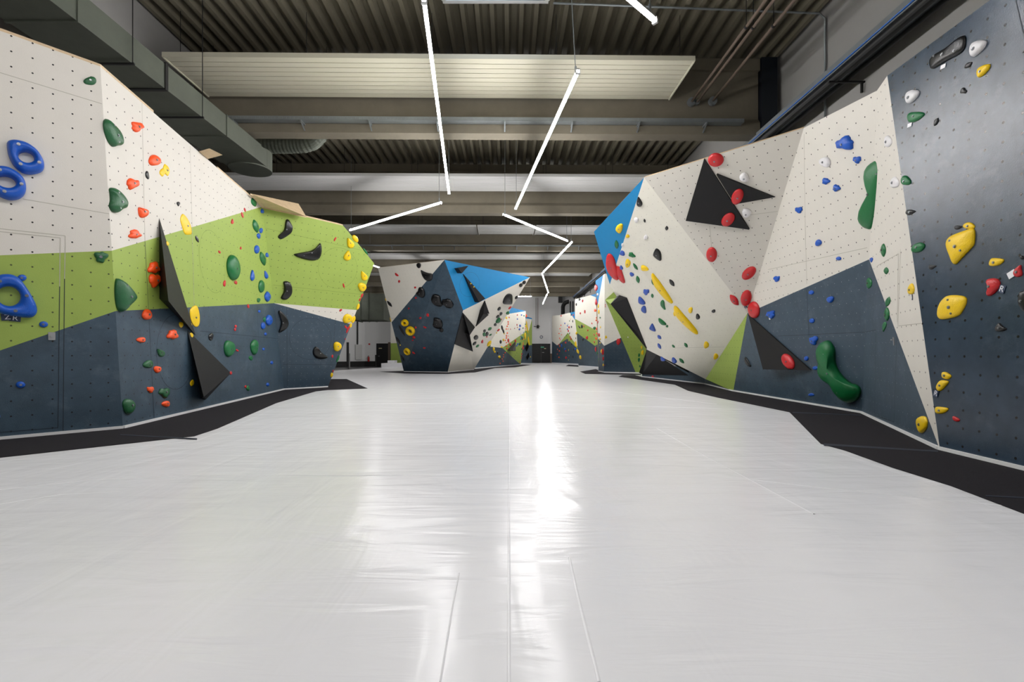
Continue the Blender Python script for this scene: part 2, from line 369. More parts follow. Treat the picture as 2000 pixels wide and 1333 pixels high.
facet('G', WG, [gt, (1153, 577), (1182, 569), (1182, 719), g0], pG,
      [('white_soft', [gt, (1153, 577), (1164, 581), (1182, 588), (1182, 653), (1167, 647), (1122.9, 623)]), ('cyan', [(1153, 577), (1182, 569), (1182, 588), (1164, 581)]),
       ('green', [(1122.9, 623), (1167, 647), (1182, 653), (1182, 664), (1162, 676), (1126.5, 650.5)]), ('slate', [(1126.5, 650.5), (1162, 676), (1182, 664), (1182, 719), g0])], 'green-banded wall near the far end')
rear(WG, [[g0, gt, Vector((6.4, 37, 4.8)), Vector((6.4, 38, 0))]])
base_trim(WG, [g0, g1])
WH = tag(empty('climbing_wall'), 'farthest climbing wall at right, beside the black double door', 'climbing wall', 'faceted climbing walls')
h0, h1, h2 = FL(1078, 709.3), FL(1093, 710), FL(1134, 712.2)
pH1 = Plane(h0, h1, P(1078.5, 617, h0.y)); ht1 = pH1.hit(1093, 616); pH2 = Plane(h1, h2, ht1)
facet('H1', WH, [(1078.5, 617), (1093, 616), h1, h0], pH1, [('white_soft', [(1078.5, 617), (1093, 616), (1093, 671.5), (1088, 675), (1078.2, 667)]), ('slate', [(1078.2, 667), (1088, 675), (1093, 671.5), h1, h0])], 'farthest right wall\'s blank end facet')
facet('H2', WH, [(1093, 616), (1134, 606), h2, h1], pH2,
      [('white_soft', [(1093, 616), (1113, 611.1), (1122, 624), (1134, 640), (1134, 682), (1125, 674), (1109, 650), (1093, 671)]), ('cyan', [(1113, 611.1), (1134, 606), (1134, 640), (1122, 624)]),
       ('green', [(1093, 671), (1109, 650), (1125, 674), (1134, 682), (1134, 688), (1108, 662), (1093, 671.5)]), ('slate', [(1093, 671.5), (1108, 662), (1134, 688), h2, h1])], 'farthest right wall')
base_trim(WH, [h0, h1, h2])
# ================================================================ the free-standing boulder
WC = tag(empty('climbing_boulder'), 'free-standing overhanging boulder in the middle with bright blue top facet', 'climbing boulder')
cb1, cb2, cb3 = FL(789, 727), FL(874, 728), FL(925, 723)
A1, A2, A3 = P(738, 523, 22.0), P(868, 508, 20.4), P(1035, 542, 24.6)
pC1 = Plane(A1, A2, cb1); pC2 = Plane(A2, cb1, cb2); mid = pC2.hit(904.5, 606.5); pC3 = Plane(A2, A3, mid)
pC4 = Plane(mid, A3, cb3); pC5 = Plane(mid, cb3, cb2)
facet('C1', WC, [A1, A2, cb1], pC1, [('white_soft', [A1, A2, on_line((738, 523), (789, 727), y=630)]), ('slate', [on_line((738, 523), (789, 727), y=630), A2, cb1])], 'middle boulder\'s left facet', seams=[('seam_dark', (762, 622), (828, 622))])
facet('C2', WC, [A2, (904.5, 606.5), cb2, cb1], pC2, [('slate', [A2, (904.5, 606.5), cb2, cb1])], 'middle boulder\'s front facet', seams=[('seam_dark', (858, 567), (889, 567)), ('seam_dark', (838, 625), (899, 626))])
facet('C3', WC, [A2, A3, mid], pC3, [('cyan', [A2, A3, mid])], 'middle boulder\'s blue facet', circles=[('seam_dark', 917, 556, 19, 24, 15)])
facet('C4', WC, [mid, A3, cb3], pC4, [('white_soft', [mid, A3, cb3])], 'middle boulder\'s white right facet')
facet('C5', WC, [mid, cb3, cb2], pC5, [('white_soft', [mid, cb3, cb2])], 'boulder\'s lower facet')
cbk = Vector((-4.2, 29.5, 0)); A0 = Vector((-3.0, 29.0, 4.8))
rear(WC, [[A1, cb1, cbk], [A1, cbk, A0], [A0, cbk, cb3], [A0, cb3, A3], [A1, A0, A3], [A1, A3, A2]])
base_trim(WC, [cb1, cb2, cb3])
WD = tag(empty('climbing_boulder'), 'farther boulder behind the middle one, white over slate with green triangle', 'climbing boulder')
p2 = FL(1017, 713); p1 = FL(927, 720); q1 = P(1027, 608, 39.6); pD = Plane(p1, p2, q1)
facet('D1', WD, [(940, 586.5), q1, p2, (905, 721.7)], pD,
      [('cyan', [(940, 586.5), q1, (940, 622)]), ('white_soft', [(940, 622), q1, (1024.3, 650), (981, 680), (954, 677), (917, 674.5)]), ('green', [(981, 680), (1024.3, 650), p2]), ('slate', [(917, 674.5), (954, 677), (981, 680), p2, (905, 721.7)])],
      'farther boulder')
base_trim(WD, [p1, p2])
rear(WD, [[p2, q1, Vector((q1.x-.3, q1.y+4, 4.3)), Vector((p2.x-.3, p2.y+4, 0))]])
WE = tag(empty('climbing_wall'), 'narrow climbing wall left of the black double door, green and slate', 'climbing wall', 'faceted climbing walls')
e0, e1 = P(1008, 709.4, 46.2), P(1039, 709.4, 46.2); e0.z = e1.z = 0
pE = Plane(e0, e1, e0+Vector((0, 0, 1)))
facet('E', WE, [(1008, 612), (1039, 622), e1, e0], pE, [('cyan', [(1008, 612), (1039, 622), (1039, 624), (1008, 619.5)]), ('white_soft', [(1008, 619.5), (1039, 624), (1033, 646), (1008, 650)]), ('green', [(1033, 646), (1039, 624), (1039, 674.5), (1008, 674.5), (1008, 650)]), ('slate', [(1008, 674.5), (1039, 674.5), e1, e0])], 'narrow wall left of the double door')
WI = tag(empty('climbing_wall'), 'distant white and green climbing wall half hidden behind the middle boulder', 'climbing wall', 'faceted climbing walls')
i0, i1 = P(763, 709.5, 46.0), P(835, 709.5, 46.0); i0.z = i1.z = 0
pI = Plane(i0, i1, i0+Vector((0, 0, 1)))
facet('I', WI, [(763, 612), (835, 612), i1, i0], pI, [('white_soft', [(763, 612), (835, 612), (835, 669), (763, 671)]), ('green', [(763, 671), (835, 669), i1, i0])], 'distant green-based wall')
# ================================================================ volumes
VOLP = {}
def wedge(plane, pts, hs, label, key=None, name='climbing_volume', m='volume', group='black wooden volumes'):
    pl = plane if isinstance(plane, Plane) else FAC[plane]['pl']
    top = [pl.hit(p[0], p[1], h) for p, h in zip(pts, hs)]
    base = [t - pl.n*h for t, h in zip(top, hs)]
    n = len(pts); o = sum(base, Vector())/n
    vs = [v-o for v in top+base]
    if n == 3: fs = [[0, 1, 2]]
    else: fs = [[0, i, i+1] for i in range(1, n-1)]
    fs += [[i, n+i, n+(i+1) % n, (i+1) % n] for i in range(n)] + [[n+i for i in reversed(range(n))]]
    ob = mesh_obj(name, vs, fs, [M[m]], loc=o)
    bm = bmesh.new(); bm.from_mesh(ob.data); bmesh.ops.remove_doubles(bm, verts=bm.verts, dist=.001); bmesh.ops.recalc_face_normals(bm, faces=bm.faces)
    bm.to_mesh(ob.data); bm.free()
    tag(ob, label, 'climbing volume', group)
    if key:
        FAC[key] = dict(pl=Plane(top[0], top[1], top[2]), desc=key, patches=[])
    return ob
def pyramid(plane, pts, apex, h, label, group='black wooden volumes'):
    pl = FAC[plane]['pl']; base = [pl.hit(*p) for p in pts]; a = pl.hit(apex[0], apex[1], h)
    n = len(pts); o = sum(base, Vector())/n; vs = [v-o for v in base+[a]]
    fs = [[i, (i+1) % n, n] for i in range(n)] + [list(reversed(range(n)))]
    ob = mesh_obj('climbing_volume', vs, fs, [M['volume']], loc=o)
    bm = bmesh.new(); bm.from_mesh(ob.data); bmesh.ops.recalc_face_normals(bm, faces=bm.faces); bm.to_mesh(ob.data); bm.free()
    return tag(ob, label, 'climbing volume', group)
pyramid('LB', [(311, 426), (311.5, 584), (382, 655)], (329, 588), .30, 'tall black pointed volume across the left wall, the upper of two tip to tip')
pyramid('LB', [(366, 645), (451, 729), (402, 781), (393, 779)], (398, 776), .22, 'black triangular volume low on the left wall, under the tall pointed one')
wedge('RD', [(1375.3, 310), (1339, 431.7), (1463, 449)], [.02, .12, .04], 'large black triangular volume high on the right wall, left of two', key='volume RD1')
wedge('RD', [(1399, 341.6), (1513.7, 385.5), (1435, 399.5)], [.05, .02, .04], 'long slim black triangular volume touching the larger one, high on right wall', key='volume RD2')
wedge('RC2', [(1461, 615), (1583, 724), (1490, 722)], [.02, .03, .24], 'black triangular volume low on the right wall with rusty scuff and red hold', key='volume RC2')
wedge('RE', [(1192.5, 594), (1205, 582.6), (1223.5, 583.4), (1262.5, 682), (1243, 657)], [.3, .12, .03, .03, .15], 'long black beam-shaped volume leaning along the edge of the right overhang')
# black wedge standing under the overhang
uw = [FL(1249, 730), FL(1254, 737.5, .0)+Vector((.05, .05, 0)), P(1263, 684, E1v.y-.02), P(1281, 692, E1v.y-1.6), P(1345, 735, 15.8)]
k = FL(1254, 737)
uv_ = [P(1248, 728.5, k.y-.0), P(1254, 731.5, k.y-.06), P(1345, 734, 15.6), P(1283, 693, k.y-1.6), P(1263, 684, k.y-.3), P(1259, 731, k.y+1.5)]
o_ = sum(uv_, Vector())/6
ob = mesh_obj('climbing_volume', [v-o_ for v in uv_], [[1, 2, 3], [1, 3, 4], [0, 1, 4], [0, 4, 5], [4, 3, 5], [3, 2, 5], [0, 5, 2, 1]], [M['volume']], loc=o_)
bm = bmesh.new(); bm.from_mesh(ob.data); bmesh.ops.recalc_face_normals(bm, faces=bm.faces); bm.to_mesh(ob.data); bm.free()
tag(ob, 'large black wedge volume under the right overhang, just above the kick board', 'climbing volume', 'black wooden volumes')
Z = lambda *p: [(860+x/5.33, 490+y/5.33) for x, y in p]
wedge('C3', Z((185, 183), (292, 158), (225, 235)), [.25, .05, .3], 'small black triangular volume at the top of the blue boulder facet')
wedge('C3', Z((240, 243), (468, 500), (406, 538)), [.03, .35, .3], 'long black sliver volume across the blue boulder facet', key='volume C3')
wedge('C4', Z((465, 520), (511, 656), (448, 657)), [.03, .3, .25], 'black upper half of the arrow-shaped volume pair on boulder\'s white facet')
wedge('C4', Z((449, 658), (504, 668), (372, 790)), [.25, .3, .03], 'black lower half of the arrow-shaped volume pair on boulder\'s white facet')
wedge('C5', Z((235, 645), (362, 797), (307, 880), (340, 1052), (150, 975)), [.03, .15, .35, .15, .03], 'large black many-sided volume at the boulder\'s front corner', key='volume C5')
Yr = lambda *p: [(900+x/11.106, 620+y/11.106) for x, y in p]
wedge('D1', Yr((1195, 540), (1190, 735), (1122, 722)), [.1, .5, .4], 'small black wedge volume on the farther boulder\'s green triangle')
wedge('E', Yr((1450, 530), (1475, 640), (1425, 750), (1392, 670)), [.05, .3, .05, .3], 'upper black diamond volume on narrow wall left of double door')
wedge('E', Yr((1470, 760), (1485, 850), (1440, 932), (1415, 860)), [.05, .3, .05, .3], 'lower black diamond volume on narrow wall left of double door')
# ================================================================ climbing holds
RG = {'R1': (0, 0, 2.854), 'R3': (1300, 0, 2.854), 'A': (440, 370, 6.667), 'B': (440, 570, 6.667), 'R4': (0, 450, 2.666), 'R5': (1500, 450, 2.666),
      'R6': (1100, 450, 3.808), 'R6b': (1440, 650, 6.667), 'R7': (1730, 450, 7.407), 'R8': (200, 380, 6.667), 'U': (1150, 330, 6.667), 'W': (1150, 530, 6.667),
      'S': (1070, 560, 14.81), 'T': (1070, 630, 14.81), 'Q': (740, 500, 11.106), 'Qb': (740, 610, 11.106), 'Z': (860, 490, 5.33), 'X': (880, 560, 11.106), 'Y': (900, 620, 11.106), 'F': (0, 0, 1)}
# colour shape cx cy w h [rotation clockwise]   shapes: b lumpy, d teardrop, l leaf, o oval, h jug, c bean;   p = traced outline
DATA = """
@LA R1
f b 503 452 68 50
@LA F
f h 197 502 27 22
b o 43 543 18 13
b o 85 634 18 12
b o 40 752 19 13
b o -6 814 14 11
@LB R1
f p 590,660 612,680 650,720 672,765 678,800 668,812 648,812 625,822 600,795 582,750 572,700 575,670
o h 762 706 66 58
o b 858 895 60 66
o h 736 1025 70 58
o d 791 1182 72 66 -40
o h 748 1307 64 52
y l 904 962 32 46
y l 926 948 34 70 -15
k c 820 977 18 48 -10
k d 993 1138 24 26 180
f p 615,1045 640,1050 680,1090 702,1130 695,1160 668,1168 645,1190 618,1180 603,1150 612,1120 610,1080 604,1055
@LB R8
y p 1040,240 1100,300 1140,380 1160,450 1162,520 1130,528 1070,525 1040,440 1005,320
r l 1522 750 24 45 -30
r c 1588 1160 30 85 5
r b 1735 1148 36 55 -20
k l 1230 582 34 100 -25
@LB A
g l 368 168 66 125 -20
r l 253 268 20 60 -15
r l 220 335 26 80 -15
r d 90 418 46 68
r d 200 765 28 40
g o 88 1020 146 335 -5
g l 390 480 66 178 -15
b b 480 285 42 62
b b 462 537 42 68
b b 430 607 42 72 -15
b o 404 783 60 112
g l 483 905 64 188 -15
b b 540 857 36 62
b d 345 1122 58 145
b d 525 1113 50 108 -15
g o 464 1265 70 165
@LB B
b l 541 65 70 138
g b 432 110 42 62
r c 298 190 24 55 -5
b o 440 256 28 38
g o 508 362 34 66
b o 560 372 74 140
b o 486 445 48 90
b o 521 553 30 42
r o 133 452 28 40
r o 125 495 26 40
g b 42 740 122 230
g b 370 720 96 185
g b 330 865 50 62
r c 155 765 22 42 -50
b o 496 748 32 38
b o 603 926 32 44
b o 550 1210 36 50
r o 70 1060 30 46
r c 262 1238 22 38
g b 292 1258 46 66
@LB R4
o h 797 196 58 60
o h 800 260 56 66
f p 605,248 640,270 680,320 697,350 680,375 650,400 628,430 608,415 597,370 594,300 598,260
o b 761 440 50 52
o h 895 545 54 50
o c 736 571 46 28
f d 834 637 44 50 -40
f b 770 698 50 42
o b 817 725 34 38
o h 781 830 34 32
f h 854 846 56 50
o c 864 905 40 32
f b 665 917 62 76
y p 985,415 1005,395 1025,390 1038,430 1040,480 1030,505 1010,502 992,470
y b 942 492 20 32
y l 999 796 20 36 15
k c 1098 555 22 40 10
y b 869 70 17 24
y b 990 492 16 25
y b 996 547 18 27
y b 1028 649 24 40 -15
@LC A
k p 805,385 830,400 860,450 878,490 872,540 855,575 790,620 735,652 700,645 682,625 695,595 745,555 772,510 778,440 785,400
k p 1230,697 1245,710 1255,780 1248,850 1225,900 1180,925 1110,930 1000,905 930,880 885,852 900,842 1000,820 1100,805 1160,775 1205,730
k p 750,1205 790,1192 840,1210 868,1265 873,1340 850,1395 800,1438 750,1441 718,1420 730,1385 760,1340 765,1270
r c 1430 650 22 60 30
r c 1542 1255 20 62 -15
y d 1622 698 115 145 -25
y o 1692 642 60 110 -35
y d 1590 862 120 140 10
y d 1800 1125 105 138 -25
y b 1780 1273 108 112
g o 1826 810 24 110 -36
@LC B
k p 700,238 740,265 790,320 820,380 825,430 800,480 740,520 695,538 690,525 715,460 725,400 712,340 685,270
k p 1180,712 1210,730 1240,780 1290,825 1338,850 1320,870 1250,883 1180,870 1140,820 1135,770 1155,730
r c 1503 243 26 44 50
r c 1395 843 24 42 5
r c 1572 462 22 54 -45
r c 1598 490 22 115 25
y b 1590 352 122 125
y o 1668 362 44 100 18
y o 1632 440 32 60 10
y b 1457 715 112 116
y o 1728 196 36 84 18
y o 1385 1086 34 62 10
g o 1466 875 26 100 22
r c 1780 52 24 62 22
r c 1752 105 18 50 25
r o 1562 618 12 22
r o 1402 1035 14 36 15
@RA R3
k p 1478,330 1500,305 1560,275 1640,210 1665,195 1678,205 1676,260 1650,300 1560,345 1500,385 1480,382 1473,350
w p 1800,225 1785,265 1740,310 1712,320 1705,285 1715,240 1750,222
y p 1815,355 1808,385 1775,420 1748,437 1738,410 1745,380 1780,360
k l 1690 363 24 54 50
k h 1663 507 34 34
k l 1510 680 20 50 25
w p 1422,505 1410,540 1378,572 1354,580 1343,550 1350,515 1380,498
g p 1350,640 1370,625 1420,622 1448,632 1440,650 1400,680 1360,685 1350,665
g b 1341 1008 54 54
k d 1368 1183 40 60 80
k d 1634 1268 30 46 80
y b 1693 1260 62 40
@RA R7
y p 905,125 960,75 1130,10 1270,-35 1295,0 1300,60 1293,190 1270,235 1160,350 1035,485 1005,497 980,480 940,370 900,270 885,190
y p 890,945 1020,935 1140,952 1180,985 1175,1060 1120,1170 1080,1225 1000,1265 850,1292 790,1290 750,1240 755,1140 800,1030
y p 1500,480 1525,420 1550,400 1640,405 1718,418 1710,460 1640,510 1560,522 1510,518
g p 372,270 420,200 510,172 575,200 570,250 520,310 440,328 388,318
k p 628,498 680,508 748,510 700,550 660,575 628,560
k o 1977 395 58 60
k p 1935,900 1975,880 2040,880 2060,1190 1990,1180 1940,1100 1920,1040
r p 1490,705 1560,690 1640,705 1668,760 1660,820 1600,900 1530,950 1485,955 1480,930 1510,890 1500,820 1495,760 1472,730
r p 1950,500 1968,510 1965,560 1985,620 1980,660 1920,682 1870,670 1850,620 1880,560
@RA R5
k p 1205,478 1225,500 1250,515 1225,528 1190,528 1182,512
y p 908,738 930,738 962,760 940,780 908,770
y p 900,778 945,785 938,800 905,838 885,838 877,815
y p 872,925 884,918 940,925 940,940 910,958 874,955
r c 981 983 22 42 -60
@RB R5
y p 775,985 800,967 825,970 835,1000 830,1035 800,1063 785,1040
g l 604 104 22 70
b d 540 155 20 26 180
g l 617 211 24 38
y b 748 307 30 62 5
g b 529 275 24 60
g l 626 372 24 55 15
g l 622 437 24 72
g d 607 503 24 54 190
@RB R3
w b 1243 788 42 60
w b 1280 1018 44 66
@RC R3
b h 1005 798 95 76
b h 1070 890 44 38
w b 893 903 58 58
b h 896 1010 40 36
b h 955 1048 38 38
b h 745 1170 40 34
g p 1243,880 1243,920 1235,1000 1220,1070 1200,1170 1175,1240 1150,1282 1110,1270 1083,1240 1088,1200 1125,1170 1140,1160 1155,1080 1160,1010 1150,990 1125,965 1125,930 1160,900 1210,880
@RC R5
b b 265 65 30 34
b o 369 147 26 20
b h 47 252 32 30
b o 227 324 26 22
b b 327 360 34 34
b h 17 438 44 40
b o 231 471 26 25
b h 241 573 38 48 20
b o 201 668 22 24
b o 248 718 28 20
@RC R6b
g p 1175,95 1230,125 1275,210 1282,290 1280,370 1310,470 1380,570 1480,655 1560,675 1610,720 1618,800 1570,880 1490,918 1420,900 1360,830 1310,720 1250,670 1150,610 1095,530 1090,440 1110,360 1075,280 1065,200 1100,130
@RC2 R5
b c 226 858 16 32 90
@RC2 R6b
k c 137 385 50 145 -30
@volume_RC2 R6b
r o 668 377 140 225 -32
@RD R3
r o 281 890 88 76
w b 440 988 54 50
w b 452 1185 56 46
@volume_RD2 R3
r o 401 1096 62 92 25
@volume_RD1 R3
r o 349 1224 62 88 45
@RD R6
r o 1105 180 80 110
r o 1382 318 76 124 50
r o 1361 503 80 120 12
@RE R6
r l 1273 518 46 100 -40
@RC R6
r o 1423 592 80 126 -8
@RE U
k d 657 427 96 135 -10
w b 622 665 56 66
k l 727 675 26 50 -15
k l 1015 773 42 60
y p 415,707 448,722 440,790 410,845 370,820 348,785 365,740
y b 507 877 54 42
g l 362 985 50 115 -5
w b 438 990 28 40
b p 425,1058 465,1078 473,1132 430,1120 400,1102 412,1085
g h 562 1120 52 96 -60
w b 745 890 48 66
k p 875,1028 920,1055 945,1100 948,1205 900,1180 838,1125 845,1085
y b 510 1230 68 114 10
g l 608 1272 34 105 -35
b p 415,1248 440,1275 450,1300 435,1318 400,1300
y p 680,1260 705,1252 760,1275 792,1325 690,1325
r p 240,1115 265,1098 300,1115 335,1165 355,1240 375,1330 390,1440 370,1450 320,1425 260,1350 232,1280 225,1200
r p 365,1260 420,1285 440,1350 465,1430 478,1480 455,1492 420,1465 385,1420 365,1340 355,1290
@RE W
b b 563 40 44 58 -45
g l 640 107 46 98 -15
g l 832 140 30 85 -15
y p 835,22 860,50 930,140 1020,270 1090,380 1100,410 1080,425 1010,370 920,270 850,170 818,80 815,35
k l 1083 150 48 110 -35
b h 750 267 78 70
g l 828 320 34 60 -12
b p 655,325 690,345 735,400 740,432 690,425 650,400 648,350
b p 715,445 745,460 752,548 720,540 685,510 685,475
g p 960,368 985,390 990,450 1005,505 980,498 935,445 932,400
y p 1125,445 1170,480 1260,590 1350,690 1420,780 1425,825 1390,815 1290,730 1190,630 1130,560 1108,500 1108,460
y b 1118 557 32 58
y b 1325 507 56 80
k b 1420 592 54 72 -20
k b 1625 520 48 44
g p 905,605 950,625 1010,680 1012,702 960,700 910,650
g b 1020 717 34 30
b p 825,673 845,700 880,785 840,775 788,745 800,715
b l 920 857 36 66 -45
b l 920 975 34 82 -30
g l 1102 977 26 52 -45
g l 1265 963 36 72 -35
y b 1530 960 62 96
y b 1655 1110 58 84
b p 935,1108 960,1120 1012,1160 970,1170 940,1155
b b 1113 1162 56 78 -35
g l 1210 1167 36 88 -45
@F1 W
r b 97 215 40 80 -5
w o 116 303 20 34
r d 99 400 36 88
y l 126 455 16 60
y l 132 530 16 65
r c 118 665 16 40 10
g o 148 606 18 24
y l 153 730 12 34
r b 133 830 26 50
y b 145 885 20 34
y b 147 935 14 18
g o 143 970 18 22
y l 165 1045 14 50
g b 128 1145 15 22
@F2 W
r o 182 1050 32 85
r b 187 1140 22 50
y b 187 1222 16 34
r o 206 1225 10 14
r o 214 440 11 18
r o 214 462 11 18
y h 224 860 28 42
r b 387 918 54 88
y o 688 993 22 44
y b 700 1060 34 66
g b 655 1095 26 50
g b 652 1155 26 58
g b 665 1240 20 30
w o 510 860 14 16
@G W
g o 77 742 38 40
g o 112 1067 22 36
@G S
k b 915 372 52 80 -10
r d 1007 420 56 84 180
k l 824 520 34 90
r o 940 775 34 60
r o 1075 728 34 104
r l 1275 1068 28 60 -15
o b 1373 690 66 80
o o 1408 905 22 55
o b 1403 978 42 58
k l 910 1170 40 120 -35
k b 985 1155 46 108
r l 1040 1150 26 70 -20
r o 1155 1268 32 60
@G T
o o 1418 190 44 80
y b 830 315 48 88
k b 1015 495 42 98
r o 1133 445 64 104
r l 1340 360 26 84 -25
r b 1348 568 28 60 -15
y l 870 840 54 155 -20
y o 943 1012 54 118 -8
r c 1387 780 38 148
o o 1418 325 32 56
o o 1400 468 42 76 -30
@H2 S
r b 385 848 34 46
k l 677 820 24 78
r o 735 825 34 58
y l 658 945 12 60
g l 627 995 18 46
k o 722 1005 22 78
b d 493 1070 30 50 180
b b 568 1140 32 38
g l 583 1095 12 36
r b 615 1180 34 74
k b 685 1170 26 58
b l 570 1235 26 54 -15
r b 595 1285 32 64
o b 380 1122 26 38
o b 353 1220 28 38
o b 377 1292 19 28
@H2 T
y p 812,540 830,600 842,720 800,700 785,640 795,560
b b 800 770 48 58
k o 810 460 16 48
o b 325 325 27 38
o h 398 360 26 32
o b 341 460 24 38
o b 360 505 18 34
o b 317 640 32 34
o b 345 690 30 42
o b 287 782 34 46
o b 337 830 32 46
o b 282 920 30 42
o b 325 1014 36 42
r c 262 1110 20 34 80
k c 628 320 20 66 15
k o 475 430 16 22
g o 535 385 20 36
g o 575 340 18 32
r b 648 425 38 48
r b 672 480 34 68
r b 517 590 38 58
b o 402 670 28 88
y o 600 535 20 28
k b 685 630 28 58 15
b b 497 775 32 68
r b 520 830 32 52
y l 600 800 14 60
k l 747 790 20 80
g b 490 715 22 32
g b 430 850 22 38
g b 428 900 18 28
k l 727 1000 22 70
r b 530 1025 42 78
y o 612 965 12 22
y o 597 1090 16 28
g b 345 980 18 28
@C1 Q
k b 867 208 104 108
k p 905,295 960,330 1060,370 1165,385 1172,440 1160,510 1120,548 1040,545 980,490 930,400
r c 388 408 44 100 -50
r o 440 555 44 58
r o 787 688 46 44
k p 880,675 940,680 985,730 1005,800 1000,880 960,910 910,895 860,850 805,830 810,795 855,760 865,700
r b 803 913 34 42
r b 648 1143 32 42
k l 232 1042 56 170 -40
y o 146 948 16 62 -18
@C2 Q
k p 1140,900 1170,840 1230,830 1310,850 1345,910 1350,980 1390,1050 1380,1090 1310,1100 1220,1070 1160,1010 1130,950
k p 1370,940 1430,945 1480,925 1540,940 1600,1000 1625,1060 1600,1120 1540,1135 1460,1110 1420,1060 1370,1050
r b 1060 1285 56 80 -15
@C1 Qb
k l 500 400 54 280 -30
k l 418 615 50 180 -30
k l 508 990 46 160 -30
y o 464 718 24 24
r b 900 127 54 44
r b 800 335 42 42
r b 760 545 50 66 -40
r b 733 612 38 34
r c 755 885 34 76 -55
y o 254 165 16 105 -14
@C2 Qb
r c 998 328 34 80 -65
r c 988 775 34 60 -85
k p 1190,120 1260,120 1330,150 1385,220 1390,300 1360,350 1290,362 1210,330 1160,280 1185,240 1190,180
k b 1357 390 100 86
@volume_C3 Z
y b 318 343 13 13
y b 350 377 13 13
@C4 Z
k o 872 330 34 44 35
k o 838 359 34 42 35
@C4 X
k p 1260,145 1330,165 1340,220 1330,370 1290,388 1150,385 1125,350 1150,260 1200,180
k l 1425 237 50 92 38
k o 1052 482 56 98 38
k b 1092 590 58 76 30
k b 1025 650 58 84 40
r l 1285 460 34 90 45
g b 1240 575 66 80 30
g b 1035 735 78 150 42
r b 1085 722 36 60 30
r b 1040 785 20 34 30
k b 968 828 54 74 35
g l 850 918 54 100 50
k b 737 965 54 74 35
g b 728 1040 62 86
k b 788 1032 70 98 20
g l 866 1047 34 70 55
r b 787 1092 26 40 35
r l 1037 945 32 84 45
y l 1000 1005 20 44 20
k o 550 1105 92 112 35
k l 517 1233 54 110 45
r d 688 1190 60 86 15
g l 583 1290 44 92 50
y l 835 1235 62 150 35
@D1 X
g b 840 1290 54 60 30
k o 1115 895 38 112 -8
k b 1142 965 36 108 -15
k o 1085 1200 42 84
y o 1145 1160 30 60
y o 1165 1022 22 38
y o 1212 680 40 56
o b 1270 672 22 38
o b 1249 768 24 38
o b 1250 815 25 38
o b 1227 862 23 38
o b 1208 922 21 35
o o 1247 922 15 25
o b 1230 1010 25 42
o b 1210 1070 21 42
o o 1247 1072 14 28
o b 1210 1115 25 38
o b 1187 1168 23 34
o b 1212 1218 27 32
o o 1265 1216 18 22
o b 1212 1285 29 32
r b 1450 618 22 38 15
b b 1540 618 28 34
g b 1592 634 26 32
o b 1640 640 18 78
b b 1467 514 24 24
b b 1450 706 24 32
r o 1440 832 16 42
r o 1450 888 13 28
b b 1505 852 32 54
b h 1493 925 32 48
r o 1388 910 14 22
g b 1572 902 26 32
r o 1300 925 9 34
g b 1622 820 22 28
y c 1632 860 20 66
o b 1618 910 16 26
y b 1630 950 22 34
b o 1585 992 20 22
b o 1518 1030 12 14
r o 1250 1168 32 82
@D1 Y
r b 1073 593 36 62
r b 1183 518 32 68
y b 886 648 40 44
y b 712 690 42 78
y b 735 750 38 52
k l 800 775 38 78
y b 836 862 48 66
k b 860 892 32 48 15
o b 960 770 22 28
o b 925 817 20 26
o b 927 862 20 24
o b 899 910 24 24
o b 914 953 24 24
o b 852 1003 24 28
o b 990 620 32 32
o b 1000 680 32 36
b b 1310 425 22 34
b b 1300 470 22 32
g b 1332 455 34 78
g o 1385 450 18 24
b o 1222 478 14 18
b b 1235 580 28 48 20
b b 1213 618 24 42 20
g b 1280 578 34 82 15
o b 1357 478 24 28
o b 1355 565 17 28
o b 1347 603 18 28
g b 1322 690 24 38
r b 1345 668 24 78
r b 1322 800 24 42
r o 1318 855 18 38
r o 1312 895 16 32
o b 1280 975 20 28
g b 1132 1000 28 22
k o 1215 775 12 12
k o 1185 822 12 12
k o 1157 865 12 12
y c 1393 410 28 150
@E Y
y c 1440 210 32 280 -8
y c 1474 515 34 205 -8
y o 1512 860 18 28
@RK R6
r b 667 1089 20 16
"""
RINGS = [  # facet, outline (full px), hole centre, hole size, description
    ('LA', [(13, 277), (28, 274), (52, 280), (72, 294), (85, 315), (87, 330), (80, 338), (62, 342), (45, 340), (28, 328), (17, 308), (13, 288)], (51, 309), (15.5, 10.5), 'b', 'big blue ring-shaped hold, the upper of two high at the left edge'),
    ('LA', [(-22, 335), (-5, 325), (15, 327), (35, 338), (48, 352), (52, 368), (48, 382), (36, 391), (18, 392), (0, 386), (-16, 372), (-24, 352)], (12, 357), (19, 11), 'b', 'big blue ring-shaped hold, the lower of two high at the left edge'),
    ('LA', [(-25, 560), (-5, 537), (19, 535), (38, 543), (57, 570), (72, 597), (73, 612), (62, 622), (30, 619), (0, 613), (-22, 600)], (17, 579), (23, 19), 'b', 'largest blue hold, a rounded triangular ring on the left wall\'s green band'),
    ('C1', None, (572, 227, 130, 165, -45), (30, 22), 'y', 'yellow doughnut hold on the middle boulder, topmost of three'),
    ('C1', None, (688, 405, 180, 212, -40), (34, 42), 'y', 'biggest yellow doughnut hold, middle of three on the middle boulder'),
    ('C1', None, (620, 852, 108, 165, -35), (22, 32), 'y', 'yellow doughnut hold on the middle boulder, lowest of three')]
SHN = {'b': 'rounded', 'd': 'teardrop', 'l': 'leaf-shaped', 'o': 'oval', 'h': 'knobbly', 'c': 'slim', 'p': 'sculpted'}
